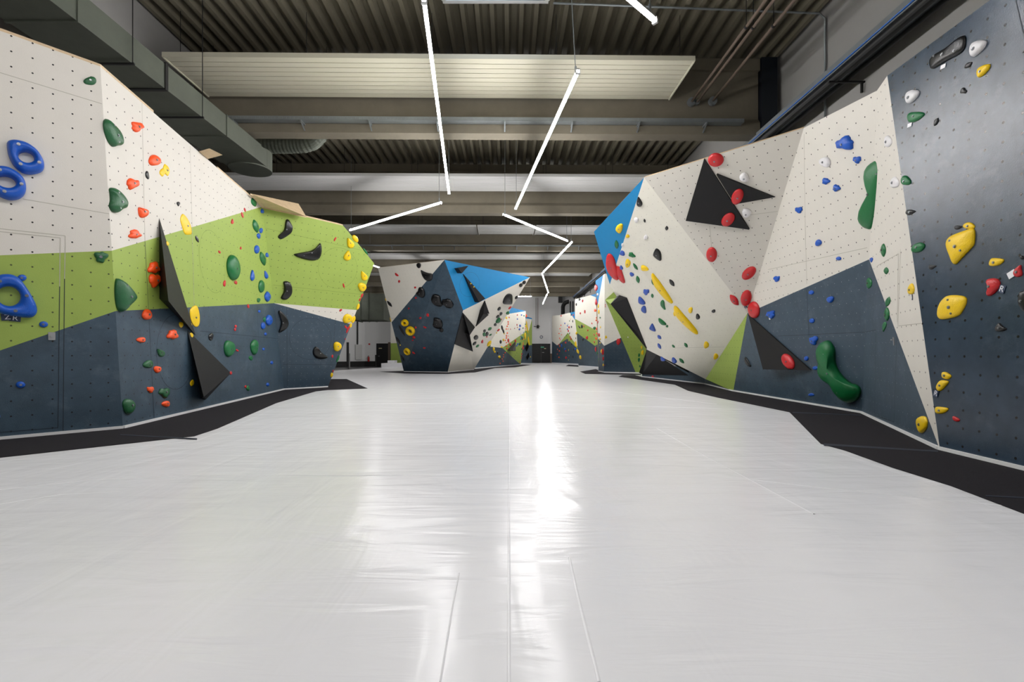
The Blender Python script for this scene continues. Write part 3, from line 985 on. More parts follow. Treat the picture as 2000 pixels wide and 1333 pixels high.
def outline(shape, cx, cy, w, h, rot, k):
    rnd = random.Random(int(cx*7+cy*13)); n = 22; pts = []
    ph = [rnd.uniform(0, 6.28) for _ in range(4)]; r = math.radians(rot)
    for i in range(n):
        t = 2*math.pi*i/n; s, c = math.sin(t), math.cos(t); x, y = s, -c            # starts at the top, clockwise
        if shape == 'b': f = 1 + .08*math.sin(2*t+ph[0]) + .07*math.sin(3*t+ph[1]); x *= f; y *= f
        elif shape == 'd': x *= (.62 + .42*(y+.15 if y > -1 else 0)) if y < .6 else .93; x = x if y > -.95 else 0
        elif shape == 'l': x = math.copysign(abs(x)**1.7, x)
        elif shape == 'h': f = 1 + .16*math.sin(3*t+ph[0]) + .10*math.sin(5*t+ph[1]) + .05*math.sin(7*t+ph[2]); x *= f*.97; y *= f*.97
        elif shape == 'c': x += .35*(y*y) - .2
        x *= w/2; y *= h/2
        pts.append((cx + x*math.cos(r) - y*math.sin(r), cy + x*math.sin(r) + y*math.cos(r)))
    return pts
def smooth_poly(pts, it=2):
    for _ in range(it):
        q = []
        for i in range(len(pts)):
            a, b = pts[i], pts[(i+1) % len(pts)]
            q += [(a[0]*.78+b[0]*.22, a[1]*.78+b[1]*.22), (a[0]*.22+b[0]*.78, a[1]*.22+b[1]*.78)]
        pts = q
    return pts
def inside(p, poly):
    r = False; n = len(poly)
    for i in range(n):
        (x1, y1), (x2, y2) = poly[i], poly[(i+1) % n]
        if (y1 > p[1]) != (y2 > p[1]) and p[0] < (x2-x1)*(p[1]-y1)/(y2-y1)+x1: r = not r
    return r
def to_px(w): d = w-EYE; return (CX+d.x/d.y*FP, CY-d.z/d.y*FP)
def pxp(p): return to_px(p) if isinstance(p, Vector) and p.y > .2 else (p if not isinstance(p, Vector) else (-3000 if p.x < 0 else 4000, CY-(p.z-EH)*3000))
PATCHN = {'white_soft': 'white part', 'slate_gloss': 'slate part', 'white': 'white part', 'green': 'green part', 'slate': 'slate part', 'slate_screw': 'slate part', 'cyan': 'blue part'}
HOLDS = []
cur = None
for line in DATA.strip().splitlines():
    t = line.split()
    if not t: continue
    if t[0][0] == '@': fk = t[0][1:].replace('_', ' '); ox, oy, sc = RG[t[1]]; continue
    if t[1] == 'p':
        pts = [tuple(float(q) for q in s.split(',')) for s in t[2:]]
        pts = smooth_poly([(ox+x/sc, oy+y/sc) for x, y in pts], 2 if len(pts) < 16 else 1)
    else:
        v = [float(q) for q in t[2:]]; rot = v[4] if len(v) > 4 else 0
        pts = outline(t[1], ox+v[0]/sc, oy+v[1]/sc, v[2]/sc, v[3]/sc, rot, t[0])
    HOLDS.append(dict(f=fk, c=t[0], s=t[1], pts=pts))
def area(pts): return abs(sum(pts[i][0]*pts[(i+1) % len(pts)][1]-pts[(i+1) % len(pts)][0]*pts[i][1] for i in range(len(pts))))/2
for h in HOLDS:
    p = h['pts']; h['cx'] = sum(q[0] for q in p)/len(p); h['cy'] = sum(q[1] for q in p)/len(p); h['a'] = area(p)
    F_ = FAC[h['f']]; zone = ''
    for mn, poly in F_['patches']:
        if inside((h['cx'], h['cy']), [pxp(q) for q in poly]): zone = PATCHN[mn]; break
    h['zone'] = zone; h['key'] = (HN[h['c']], h['f'], zone)
ORD = ['', '', 'second', 'third', 'fourth', 'fifth', 'sixth', 'seventh', 'eighth', 'ninth', 'tenth', 'eleventh', 'twelfth', 'thirteenth', 'fourteenth', 'fifteenth', 'sixteenth', 'seventeenth', 'eighteenth', 'nineteenth', 'twentieth']
def ordn(i): return ORD[i] if i < len(ORD) else ['twenty-first', 'twenty-second', 'twenty-third', 'twenty-fourth', 'twenty-fifth', 'twenty-sixth', 'twenty-seventh', 'twenty-eighth'][i-21]
VOLD = {'volume RC2': 'low black volume of the right wall', 'volume RD1': 'large high black volume of the right wall', 'volume RD2': 'slim high black volume of the right wall', 'volume C3': 'black sliver volume of the middle boulder'}
grp = {}
for h in HOLDS: grp.setdefault(h['key'], []).append(h)
for k, hs in grp.items():
    hs.sort(key=lambda h: h['cy']); n = len(hs)
    for i, h in enumerate(hs, 1):
        place = VOLD.get(h['f'], FAC[h['f']]['desc']); z = h['zone']
        if z and len(set(x[0] for x in FAC[h['f']]['patches'])) > 1: place = z + ' of ' + place if not place.startswith('kick') else place
        rank = 'only' if n == 1 else ('uppermost' if i == 1 else ('lowest' if i == n else ordn(i)+'-highest'))
        h['label'] = '%s %s hold, %s %s one on %s' % (SHN[h['s']], HN[h['c']], rank, HN[h['c']], place)
        if len(h['label'].split()) > 16: h['label'] = '%s hold, %s %s one on %s' % (SHN[h['s']], rank, HN[h['c']], place)
        if len(h['label'].split()) > 16: print('LONG', h['label'])
def frame(pl, c):
    m = pl.R.to_4x4(); m.translation = c; return m
def dome(pl, pts, hfac=.34, base=0.0):
    w3 = [pl.hit(*p) for p in pts]; c = sum(w3, Vector())/len(w3); loc = [((w-c).dot(pl.u), (w-c).dot(pl.v)) for w in w3]
    n = len(loc)
    sx = math.sqrt(sum(a*a for a, b in loc)/n); sy = math.sqrt(sum(b*b for a, b in loc)/n)
    cov = sum(a*b for a, b in loc)/n; tr = sx*sx+sy*sy; det = sx*sx*sy*sy-cov*cov
    mn = 2*math.sqrt(2)*math.sqrt(max(tr/2-math.sqrt(max(tr*tr/4-det, 0)), 1e-6))     # narrow width in metres
    cv = abs((c-EYE).normalized().dot(pl.n)); H = max(.015, min(.30, mn*hfac*min(1, .3+1.2*cv))); rnd = random.Random(int(c.x*100+c.z*57))
    px_, py_ = rnd.uniform(-.12, .12), rnd.uniform(-.15, .1)
    vs = []; fs = []
    prof = [(1.0, 0), (.985, .28), (.90, .58), (.72, .84), (.42, .97)]
    for s, z in prof:
        for i, (a, b) in enumerate(loc):
            sh = (1-s)
            vs.append((a*s + sh*px_*mn*.5, b*s + sh*py_*mn*.5, z*H))
    k = len(vs); vs.append((px_*mn*.5, py_*mn*.5, H))
    area2 = sum(loc[i][0]*loc[(i+1) % n][1]-loc[(i+1) % n][0]*loc[i][1] for i in range(n)); ccw = area2 > 0
    for r in range(len(prof)-1):
        for i in range(n):
            f = [r*n+i, r*n+(i+1) % n, (r+1)*n+(i+1) % n, (r+1)*n+i]
            fs.append(f if ccw else f[::-1])
    for i in range(n):
        f = [(len(prof)-1)*n+i, (len(prof)-1)*n+(i+1) % n, k]; fs.append(f if ccw else f[::-1])
    b_ = list(range(n)); fs.append(b_[::-1] if ccw else b_)
    return vs, fs, c, H, mn, (px_*mn*.5, py_*mn*.5)
BOLT = None
def bolt_mesh():
    global BOLT
    if BOLT is None:
        mb = MB(); mb.tube([(0, 0, -.01), (0, 0, .006)], .016, 12); mb.tube([(0, 0, .006), (0, 0, .012)], .010, 6)
        me = bpy.data.meshes.new('bolt'); me.from_pydata([tuple(v) for v in mb.v], [], mb.f); me.materials.append(M['steel']); BOLT = me
    return BOLT
def group_of(f):
    return {'L': 'climbing holds on the left wall', 'R': 'climbing holds on the right wall', 'v': 'climbing holds on the black volumes', 'C': 'climbing holds on the middle boulder',
            'D': 'climbing holds on the farther boulder', 'E': 'climbing holds on the narrow far wall', 'F': 'climbing holds past the overhang', 'G': 'climbing holds on the green-banded wall', 'H': 'climbing holds on the farthest wall'}[f[0]]
HOLDS.sort(key=lambda h: -h['a'])
print('HOLDS', len(HOLDS))
NIND = 294
rest = MB(); rest_mats = []
for i, h in enumerate(HOLDS):
    pl = FAC[h['f']]['pl']
    big = h['s'] == 'p' and h['a'] > 2500
    hf = {'o': .36, 'b': .38, 'y': .30, 'r': .28, 'g': .28, 'f': .30, 'k': .26, 'w': .36, 'm': .26}[h['c']]
    if h['f'] == 'LB' and h['c'] == 'y': hf = .08
    if h['f'].startswith('vol') or h['f'] in ('RC', 'RD', 'RE') and h['c'] == 'r': hf = .26
    if h['f'] == 'RA' and h['c'] == 'y' and h['a'] > 1500: hf = .16
    vs, fs, c, H, mn, pk = dome(pl, h['pts'], hf)
    lift = .003
    cc = 'm' if (h['c'] == 'b' and h['f'] == 'RE') else h['c']
    if i < NIND:
        o = mesh_obj('climbing_hold', vs, fs, [M['hold_'+cc]], smooth=True)
        o.matrix_world = frame(pl, c)
        tag(o, h['label'], 'climbing hold', group_of(h['f']))
        if h['a'] > 130:
            b = bpy.data.objects.new('bolt', bolt_mesh()); COL.objects.link(b); b.parent = o
            b.location = (pk[0], pk[1], H); b.scale = (1, 1, 1) if mn > .12 else (.7, .7, .7)
            if h['a'] > 700:
                for q in (.45, -.5):
                    bo2 = bpy.data.objects.new('bolt', bolt_mesh()); COL.objects.link(bo2); bo2.parent = o
                    j = 0 if q > 0 else len(h['pts'])//2
                    bo2.location = (vs[j][0]*.62, vs[j][1]*.62, H*.86); bo2.scale = (.7, .7, .7)
    else:
        mm = frame(pl, c)
        if M['hold_'+cc] not in rest_mats: rest_mats.append(M['hold_'+cc])
        rest.add([mm @ Vector(v) for v in vs], fs, rest_mats.index(M['hold_'+cc]))
if rest.v:
    o = rest.build('climbing_holds', rest_mats, smooth=True)
    tag(o, 'tiny far-off climbing holds of mixed colours scattered over the distant walls', 'climbing holds', kind='stuff')
# rings
for f, out, hc, hs, c, label in RINGS:
    pl = FAC[f]['pl']; n = 28
    if out is None:
        ox, oy, sc = RG['Qb']; x, y, w, h_, rot = hc
        op = outline('o', ox+x/sc, oy+y/sc, w/sc, h_/sc, rot, 'y'); hcx, hcy, hw, hh_, hr = ox+x/sc+.2, oy+y/sc+.1, hs[0]/sc*1.05, hs[1]/sc*1.05, rot
    else: op = out; hcx, hcy, hw, hh_, hr = hc[0], hc[1], hs[0], hs[1], 12
    op = smooth_poly(op, 2)
    wo = [pl.hit(*p) for p in op]; c0 = sum(wo, Vector())/len(wo); n = len(op)
    wi = []
    for p in op:                                      # matching inner point in the same direction
        t = math.atan2(p[1]-hcy, p[0]-hcx); r = math.radians(hr); tt = t-r
        rad = 1/math.sqrt((math.cos(tt)/hw)**2+(math.sin(tt)/hh_)**2)
        wi.append(pl.hit(hcx+rad*math.cos(t), hcy+rad*math.sin(t)))
    L2 = lambda w: ((w-c0).dot(pl.u), (w-c0).dot(pl.v))
    H = .11 if f == 'LA' else .13; vs = []; K = 8
    for k in range(K+1):
        s = k/K; z = H*math.sin(math.pi*s)**.6 if 0 < k < K else 0
        for a, b in zip(wo, wi):
            (x0, y0), (x1, y1) = L2(a), L2(b); e = .5-.5*math.cos(math.pi*s)
            vs.append((x0+(x1-x0)*e, y0+(y1-y0)*e, z))
    fs = [[k*n+i, k*n+(i+1) % n, (k+1)*n+(i+1) % n, (k+1)*n+i] for k in range(K) for i in range(n)]
    o = mesh_obj('ring_hold', vs, fs, [M['hold_'+c]], smooth=True)
    bm = bmesh.new(); bm.from_mesh(o.data); bmesh.ops.recalc_face_normals(bm, faces=bm.faces)
    bm.faces.ensure_lookup_table()
    if sum(fc.normal.z for fc in bm.faces) < 0: bmesh.ops.reverse_faces(bm, faces=bm.faces)
    bm.to_mesh(o.data); bm.free()
    o.matrix_world = frame(pl, c0); tag(o, label, 'climbing hold', 'ring-shaped climbing holds')
    for j in (2, n//3+2, 2*n//3+1):
        b = bpy.data.objects.new('bolt', bolt_mesh()); COL.objects.link(b); b.parent = o
        v = [(vs[(K//2)*n+j][q]) for q in range(3)]; b.location = v
# small route tags hanging by the start holds
def route_tag(f, px, py, w, h, rot, ch, label, m='tag_dark', tail=True):
    pl = FAC[f]['pl']; c = pl.hit(px, py); s = (c-EYE).length/FP
    W_, H_ = w*s, h*s; mb = MB(); mb.box(-W_/2, W_/2, -H_/2, H_/2, .004, .007)
    o = mb.build('route_tag', [M[m]]); mm = frame(pl, c) @ Matrix.Rotation(math.radians(-rot), 4, 'Z'); o.matrix_world = mm
    tag(o, label, 'route tag', 'start tags beside the holds')
    if ch:
        fc = bpy.data.curves.new('letter', 'FONT'); fc.body = ch; fc.size = H_*1.05; fc.align_x = 'CENTER'; fc.align_y = 'CENTER'; fc.extrude = .0006
        tmp = bpy.data.objects.new('tmp', fc); COL.objects.link(tmp); bpy.context.view_layer.update()
        lme = bpy.data.meshes.new_from_object(tmp.evaluated_get(bpy.context.evaluated_depsgraph_get())); bpy.data.objects.remove(tmp)
        lme.materials.clear(); lme.materials.append(M['tag_white']); lo = bpy.data.objects.new('letter', lme); COL.objects.link(lo); lo.parent = o; lo.location = (0, 0, .0078); lo['label'] = 'white letter ' + ch
route_tag('LA', 14.5, 620, 12, 9, -5, 'Z', 'small dark tag lettered Z below the triangular blue ring', )
route_tag('LA', 29.5, 622, 11, 9, 5, 'R', 'small dark tag lettered R below the triangular blue ring')
route_tag('RA', 1958, 565, 9, 11, 20, 'R', 'small dark tag lettered R beside the red crescent hold')
route_tag('RA', 1829, 769, 8, 10, 15, 'R', 'small dark tag lettered R under a yellow hold on the dark right facet')
route_tag('RA', 1977, 536, 11, 9, -25, '', 'strip of white tape left of the small red hold at right edge', m='tag_white')
route_tag('RA', 1843, 130, 8, 5, 10, '', 'small pale tag under the long black hold at top right', m='tag_white')
route_tag('RA', 1777.5, 244.5, 8, 5, 10, '', 'small pale tag under the green hold at upper right', m='tag_white')
route_tag('RB', 1782.5, 581, 3.4, 8, 0, 'R', 'small dark tag under the yellow hold on the white door facet')
route_tag('RC', 1503.6, 622.5, 4, 4, 0, '', 'tiny pale tag under the knobbly blue hold on slate', m='tag_white')
route_tag('RD', 1457, 600, 5, 5, -10, 'L', 'tiny dark tag lettered L under the red oval at the facet corner')
# ================================================================ floor, mats, carpet
def flat(name, pts, z, m, thick=.004, parent=None):
    n = len(pts); vs = [Vector((p.x, p.y, z)) for p in pts]+[Vector((p.x, p.y, z-thick)) for p in pts]
    a = sum(pts[i].x*pts[(i+1) % n].y-pts[(i+1) % n].x*pts[i].y for i in range(n))
    f0 = list(range(n)) if a > 0 else list(range(n))[::-1]
    fs = [f0, [n+i for i in reversed(f0)]] + [[i, (i+1) % n, n+(i+1) % n, n+i] for i in range(n)]
    o = mesh_obj(name, vs, fs, [M[m]], parent)
    bm = bmesh.new(); bm.from_mesh(o.data); bmesh.ops.triangulate(bm, faces=[f for f in bm.faces if len(f.verts) > 4]); bmesh.ops.recalc_face_normals(bm, faces=bm.faces); bm.to_mesh(o.data); bm.free()
    return o
fl = MB().box(-19, 7.2, -6, 48, -.75, -.35).build('floor', [M['floor_dark']]); fl['kind'] = 'structure'
mat_pts = [Vector((6.5, -5.9, 0)), Vector((6.5, 46.8, 0)), FL(785, 709.7), FL(785, 712.6), FL(744, 718.2), FL(656, 724.2), FL(560, 728), Vector((-9.5, 17, 0)), Vector((-7.5, 12, 0)), Vector((-7.5, -5.9, 0))]
mat_pts = [Vector((p.x, p.y, 0)) for p in mat_pts]
mc = flat('mat_cover', mat_pts, 0, 'mat_cover', .345)
tag(mc, 'glossy white vinyl cover stretched over the crash mats across the hall', 'mat cover')
def fold(pts, w=.03, h=.006):
    w *= .6; h *= .45                       # a welded seam or fold in the sheet: low rounded ridge
    mb = MB(); pts = [Vector((p.x, p.y, 0)) for p in pts]
    prof = [(-1, 0), (-.5, .75), (0, 1), (.5, .75), (1, 0)]; vs = []; fs = []
    for i, p in enumerate(pts):
        d = (pts[min(i+1, len(pts)-1)]-pts[max(i-1, 0)]).normalized(); s = Vector((d.y, -d.x, 0))
        for a, b in prof: vs.append(p + s*a*w/2 + Vector((0, 0, b*h+.0005)))
    for i in range(len(pts)-1):
        for k in range(4): fs.append((i*5+k, i*5+k+1, (i+1)*5+k+1, (i+1)*5+k))
    mb.add(vs, fs); o = mb.build('sheet_seam', [M['mat_cover']], mc, smooth=True); return o
fold([FL(994, y) for y in (1500, 1333, 1100, 900, 800, 740, 722)], .02, .004)
fold([FL(1283, 837), FL(1380, 893), FL(1462, 936), FL(1590, 1005)], .03, .008)
fold([FL(1462, 937), FL(1600, 953), FL(1820, 975), FL(2000, 992)], .03, .007)
fold([FL(1540, 812), FL(1595, 870), FL(1640, 886), FL(1744, 922), FL(1850, 957), FL(2000, 1016)], .012, .003)
fold([FL(1325, 756), FL(1400, 781), FL(1533, 809)], .012, .003)
fold([FL(0, 957), FL(180, 938), FL(400, 928), FL(700, 930), FL(990, 926)], .03, .007)
fold([FL(0, 985), FL(120, 966), FL(240, 960)], .05, .006)
fold([FL(1112, 1090), FL(1130, 1170), FL(1160, 1290), FL(1170, 1333)], .02, .004)
fold([FL(0, 902), FL(200, 881), FL(385, 861), FL(430, 845), FL(545, 795), FL(640, 769)], .012, .003)
fold([FL(680, 790), FL(1000, 787), FL(1450, 800)], .03, .006)
fold([FL(860, 1333), FL(885, 1180), FL(897, 1120)], .01, .004)
fold([FL(1010, 760), FL(1200, 766), FL(1400, 790)], .03, .006)
Cf = [(-2000, 1115), (0, 895), (200, 873), (380, 853), (425, 838), (540, 788), (617, 765), (640, 762.5), (718, 759.5), (677, 741), (600, 741)]
cp = [FL(*p) for p in Cf] + [b3+Vector((-1.6, .4, 0)), b2, b1, bm_]
cl = flat('carpet', cp, .006, 'carpet'); tag(cl, 'black carpet strip along the foot of the left wall', 'carpet', 'black carpet strips at the wall feet')
flat('carpet_seam', [FL(235, 850), FL(385, 858), FL(385, 860), FL(235, 851.5)], .008, 'carpet_seam', .002, cl)
Cr = [(1208, 736.3), (1318, 752), (1344, 764), (1400, 777), (1460, 789), (1542, 806), (1603, 868), (1650, 881), (1744, 915), (1856, 950), (2000, 1005), (2600, 1235)]
cr = flat('carpet', [FL(*p) for p in Cr] + [r0+dR*4, r0, rc, rd, k2, k1, FL(1240, 733.2), FL(1216, 733.2)], .006, 'carpet'); tag(cr, 'black carpet strip along the foot of the right wall', 'carpet', 'black carpet strips at the wall feet')
flat('carpet_seam', [FL(1609, 868), FL(1832, 882), FL(1832, 885), FL(1609, 872)], .008, 'carpet_seam', .002, cr)
flat('carpet_seam', [FL(1925, 970), FL(2010, 974), FL(2010, 977), FL(1925, 972)], .008, 'carpet_seam', .002, cr)
flat('carpet_seam', [FL(1548, 806), FL(1682, 812), FL(1682, 813), FL(1548, 808)], .008, 'carpet_seam', .002, cr)
tag(flat('carpet', [FL(*p) for p in ((1133, 726.5), (1164, 721.5), (1180, 728.5), (1252, 731), (1252, 733), (1143, 731))], .006, 'carpet'), 'dark carpet patch before the green-striped facet past the overhang', 'carpet', 'black carpet strips at the wall feet')
tag(flat('carpet', [FL(*p) for p in ((1105, 715.6), (1110.5, 712.6), (1130, 714), (1130, 716.8))], .006, 'carpet'), 'farthest small dark carpet patch on the right side', 'carpet', 'black carpet strips at the wall feet')
tag(flat('carpet', [FL(*p) for p in ((742, 726.8), (790, 724.8), (925, 721.5), (1017, 712.6), (1038, 713), (1006, 718), (967, 719.4), (928, 728), (874, 731), (790, 730))], .006, 'carpet'), 'dark carpet around the foot of the middle boulder', 'carpet', 'black carpet strips at the wall feet')
y_ = FL(744.5, 718).y
tag(MB().box((744.5-CX)*y_/FP, (800-CX)*y_/FP, y_, y_+2, .0, .27).build('crash_mat', [M['mat_cover']]), 'white mat block on the floor, larger and lower of two left of boulder', 'crash mat')
tag(MB().box((754-CX)*y_/FP, (767.5-CX)*y_/FP, y_+.4, y_+1.2, .272, .45).build('crash_mat', [M['mat_cover']]), 'small white block on top of the larger white mat block', 'crash mat')
# ================================================================ hall shell
XR, XL, YB, ZD = 6.62, -7.6, 47.2, 8.12
def st(o): o['kind'] = 'structure'; return o
st(MB().box(XR, XR+.3, -6, YB+.3, -.35, 8.6).build('wall_right', [M['wall_grey']]))
st(MB().box(XL-.3, XL, -6, 12.2, -.35, 8.6).build('wall_left', [M['wall_grey']]))
st(MB().box(-19, XR, YB, YB+.3, -.35, 8.6).build('wall_back', [M['wall_white']]))
st(MB().box(-19, XR, -6.3, -6, -.35, 8.6).build('wall_front', [M['wall_grey']]))
st(MB().box(-19.3, -19, 11.9, YB+.3, -.35, 8.6).build('wall_far_left', [M['wall_grey']]))
st(MB().box(-19, XL-.3, 11.9, 12.2, -.35, 8.6).build('wall_recess', [M['wall_grey']]))
wb = MB(); wb.bar((-14.1, YB-.02, 4.1), (-18.6, 42.5, 4.1), .06, 8.9); st(wb.build('wall_left_rear', [M['wall_white']]))
bb = MB(); bb.bar((-14.08, YB-.06, -.1), (-18.6, 42.45, -.1), .04, .5); bb.box(-14.1, -12.95, YB-.05, YB, -.35, .15)
bb.box(-11.3, 3, YB-.05, YB, -.35, .12); st(bb.build('baseboard_rear', [M['dark_metal']]))
# corrugated roof deck, ribs along the hall
per = .31; mb = MB(); x = -19.0; prof = []
while x < XR:
    prof += [(x, ZD), (x+.09, ZD), (x+.135, ZD+.16), (x+.265, ZD+.16)]; x += per
prof.append((XR, ZD))
vs = []; 
for y in (-6, YB): vs += [(a, y, b) for a, b in prof]
n = len(prof); mb.add(vs, [(i, i+1, n+i+1, n+i) for i in range(n-1)])
mb.box(-19, XR, -6, YB, ZD+.2, ZD+.3)
st(mb.build('ceiling', [M['deck']]))
# skylight
sk = tag(empty('skylight', (-.25, 8.8, ZD)), 'pale bluish roof skylight at the top edge, between the light bars', 'skylight')
mb = MB(); x0, x1, ya, yb = -1.28, .74, 7.4, 9.75; mb.box(x0-.06, x1+.06, yb, yb+.08, -.06, .04); mb.box(x0-.06, x1+.06, ya-.08, ya, -.06, .04); mb.box(x0-.08, x0, ya, yb, -.06, .04); mb.box(x1, x1+.08, ya, yb, -.06, .04)
mb.v = [v-Vector((-.25, 8.8, 0)) for v in mb.v]; mb.build('skylight_frame', [M['panel_white']], sk)
mb = MB(); mb.box(x0, x1, ya, yb, -.02, -.01); mb.v = [v-Vector((-.25, 8.8, 0)) for v in mb.v]; mb.build('glass_pane', [M['sky_glass']], sk)
tag(MB().tube([(-1.3, 9.6, ZD-.12), (.72, 9.62, ZD-.12)], .025).build('cross_bar', [M['galv']]), 'thin metal bar across the skylight', 'bar')
# concrete beams with trays and ceiling panels
RZ = math.radians(.7)
def beam_x(px, Y): return (px-CX)*Y/FP
BY = [5.0+6.66*k for k in range(7)]
names = ['overhead, just before', 'nearest visible', 'second', 'third', 'fourth', 'fifth', 'sixth, against the back wall']
for k, Y in enumerate(BY):
    if k == 0: continue
    xl = XL if k == 1 else -19.0
    xr = 6.1 if k == 1 else XR
    mb = MB(); z0 = 6.25
    mb.box(xl, xr, 0, .36, z0, z0+.3); mb.add([(xl, 0, z0+.3), (xr, 0, z0+.3), (xr, .09, z0+.42), (xl, .09, z0+.42), (xl, .36, z0+.3), (xr, .36, z0+.3), (xr, .27, z0+.42), (xl, .27, z0+.42)], [(0, 1, 2, 3), (4, 7, 6, 5)])
    mb.box(xl, xr, .09, .27, z0+.42, ZD-.3); mb.box(xl, xr, 0.0, .36, ZD-.3, ZD-.02)
    o = mb.build('concrete_beam', [M['concrete']]); o.location = (0, Y, 0); o.rotation_euler = (0, 0, RZ)
    tag(o, 'concrete roof beam spanning the hall, %s from the camera' % (names[k] if k > 1 else 'nearest visible') if k < 6 else 'last concrete roof beam, against the back wall', 'roof beam', 'concrete roof beams', kind='thing')
    if k < 6:
        # slatted heating panel in front of the beam
        sects = [(-7.15, 3.86)] if k == 1 else [(-13, 6.2)] if k == 2 else [(beam_x(600, 23.6), beam_x(930, 23.6)), (beam_x(932, 23.6), beam_x(1044, 23.6)), (beam_x(1046, 23.6), 6.3)] if k == 3 else [(-14, 6.3)]
        for si, (a, b) in enumerate(sects):
            w = MB(); g_ = 'panel_cream' if k == 1 else 'panel_white'
            thin = (k == 3 and si == 1)
            ns = 9
            for j in range(ns):
                yy = -1.62+j*.172
                w.box(a, b, yy, yy+(.150 if not thin else .09), 0, .02)
            w.box(a, b, -1.62, -.09, .028, .05, 1)
            w.box(a, a+.03, -1.62, -.09, -.02, .05); w.box(b-.03, b, -1.62, -.09, -.02, .05); w.box(a, b, -1.65, -1.62, -.01, .09)
            root = empty('ceiling_panel', (0, Y, 7.05)); root.rotation_euler = (0, 0, RZ)
            w.build('slat_panel', [M[g_], M['panel_groove']], root)
            hg = MB(); nn = max(2, int((b-a)/2.4))
            for q in range(nn+1):
                xx = a+.25+(b-a-.5)*q/nn
                for yy in (-1.45, -.3): hg.tube([(xx, yy, .05), (xx, yy, ZD-7.05)], .006, 5)
            hg.build('hanger_wire', [M['dark_metal']], root)
            lab = {1: 'nearest cream slatted ceiling panel, its right end free', 2: 'white slatted ceiling panel, second from the camera', 3: ['white left section of the third ceiling panel row', 'narrow-slatted middle section of the third ceiling panel row', 'white right section of the third ceiling panel row'][si], 4: 'white slatted ceiling panel, fourth row from the camera', 5: 'white slatted ceiling panel, farthest row'}[k]
            tag(root, lab, 'ceiling panel', 'slatted ceiling panels')
    if k in (1, 3):
        # galvanised cable tray along the beam
        root = empty('cable_tray', (0, Y, 6.45)); root.rotation_euler = (0, 0, RZ)
        xa, xb = (-6.9, 5.6) if k == 1 else (-8, 6.2); w = MB()
        w.box(xa, xb, -.22, -.04, 0, .012); w.box(xa, xb, -.225, -.215, -.0, .085 if k == 1 else .04); w.box(xa, xb, -.045, -.035, 0, .085 if k == 1 else .04)
        if k == 1:
            xx = xa
            while xx < xb: w.box(xx, xx+.045, -.232, -.225, .02, .065); xx += .09
        w.build('tray_channel', [M['galv']], root)
        xx = xa+.4
        while xx < xb:
            br = MB(); br.bar((xx, -.24, -.02), (xx, 0, -.02), .03, .03); br.bar((xx, -.24, -.02), (xx, -.0, -.16), .03, .02); br.build('bracket', [M['galv']], root); xx += 1.6
        tag(root, 'perforated galvanised cable tray along the nearest visible beam' if k == 1 else 'thin galvanised tray along the third beam', 'cable tray')
# dark steel column at the end of the first beam
tag(MB().box(6.12, 6.5, 11.7, 12.1, 5.0, ZD).build('steel_column', [M['column']]), 'dark blue steel column at the right end of the nearest beam', 'column', kind='thing')
# hooks with chains hanging from the roof deck
hook = None; rnd = random.Random(3); spots = []
for Y, xs in ((7.9, (-6.4, -4.4, -2.9, -.9, 1.3, 3.2)), (9.4, (-5.2, -3.6, .9, 2.3, 4.6)), (13.6, (-5.4, -3.6, -1.6, .5, 2.6, 4.4)), (15.6, (-4.6, -2.2, 1.5, 3.6))):
    for x in xs: spots.append((x, Y))
mb = MB(); mb.tube([(0, 0, 0), (0, 0, -.12)], .008, 6); mb.tube([(0, 0, -.12), (.04, 0, -.16), (.05, 0, -.20), (.03, 0, -.24), (-.01, 0, -.25), (-.04, 0, -.22)], .009, 6)
for i, (x, y) in enumerate(spots):
    if hook is None: o = hook = mb.build('ceiling_hook', [M['dark_metal']], smooth=True)
    else: o = hook.copy(); COL.objects.link(o)
    o.location = (x, y, ZD)
    tag(o, 'small dark steel hook hanging from the corrugated roof deck', 'hook', 'small hooks under the roof deck')
# ================================================================ light bars
HL = 4.5
def lamp_bar(a, b, label, cables=(0.0, 1.0), a_px=True, lean=None, led=None):
    if a_px: A_ = P(a[0], a[1], FP*HL/(CY-a[1])); B_ = P(b[0], b[1], FP*HL/(CY-b[1]))
    else: A_, B_ = Vector(a), Vector(b)
    root = empty('light_bar', A_); d = B_-A_; z = Vector((0, 0, 0))
    h = MB(); h.bar(z+Vector((0, 0, .036)), d+Vector((0, 0, .036)), .05, .028); h.build('housing', [M['alu']], root)
    e = MB(); e.bar(z, d, .046, .042); e.build('diffuser', [M['led' if led is None else led]], root)
    c = MB(); dn = d.normalized()
    for e_ in (z+dn*.03, d-dn*.03): c.bar(e_-dn*.03, e_+dn*.01, .075, .075)
    c.build('end_cap', [M['alu']], root)
    for t in cables:
        w = MB(); p = d*(.02+.96*t); q = p+Vector((lean if (lean and t < .5) else 0, 0, ZD+.14-A_.z)); w.tube([p+Vector((0, 0, .06)), q], .007, 6)
        if t in (0.0, 1.0): w.tube([p+Vector((0, 0, .05)), p+Vector((0, 0, .16))], .018, 8)
        w.build('suspension_cable', [M['galv']], root)
    tag(root, label, 'light bar', 'hanging LED light bars'); return root
def gpt(px, py): return P(px, py, FP*HL/(CY-py))
lamp_bar((828, 0), (877, 378), 'long light bar left of centre overhead, from the top edge down')
lamp_bar((1129, 139), (1007, 408), 'long light bar right of centre overhead, hung by a slanting cable', lean=-.15)
q = gpt(1281, 42); q0 = gpt(1232, 0); dd = (q0-q).normalized()*7.5
lamp_bar(q, q+dd, 'light bar entering at the top edge right of centre', a_px=False)
lamp_bar((683, 450), (862, 396), 'slanting light bar just right of the left wall\'s end')
lamp_bar((983, 419), (1109, 471), 'light bar in the middle of the zigzag, falling to the right')
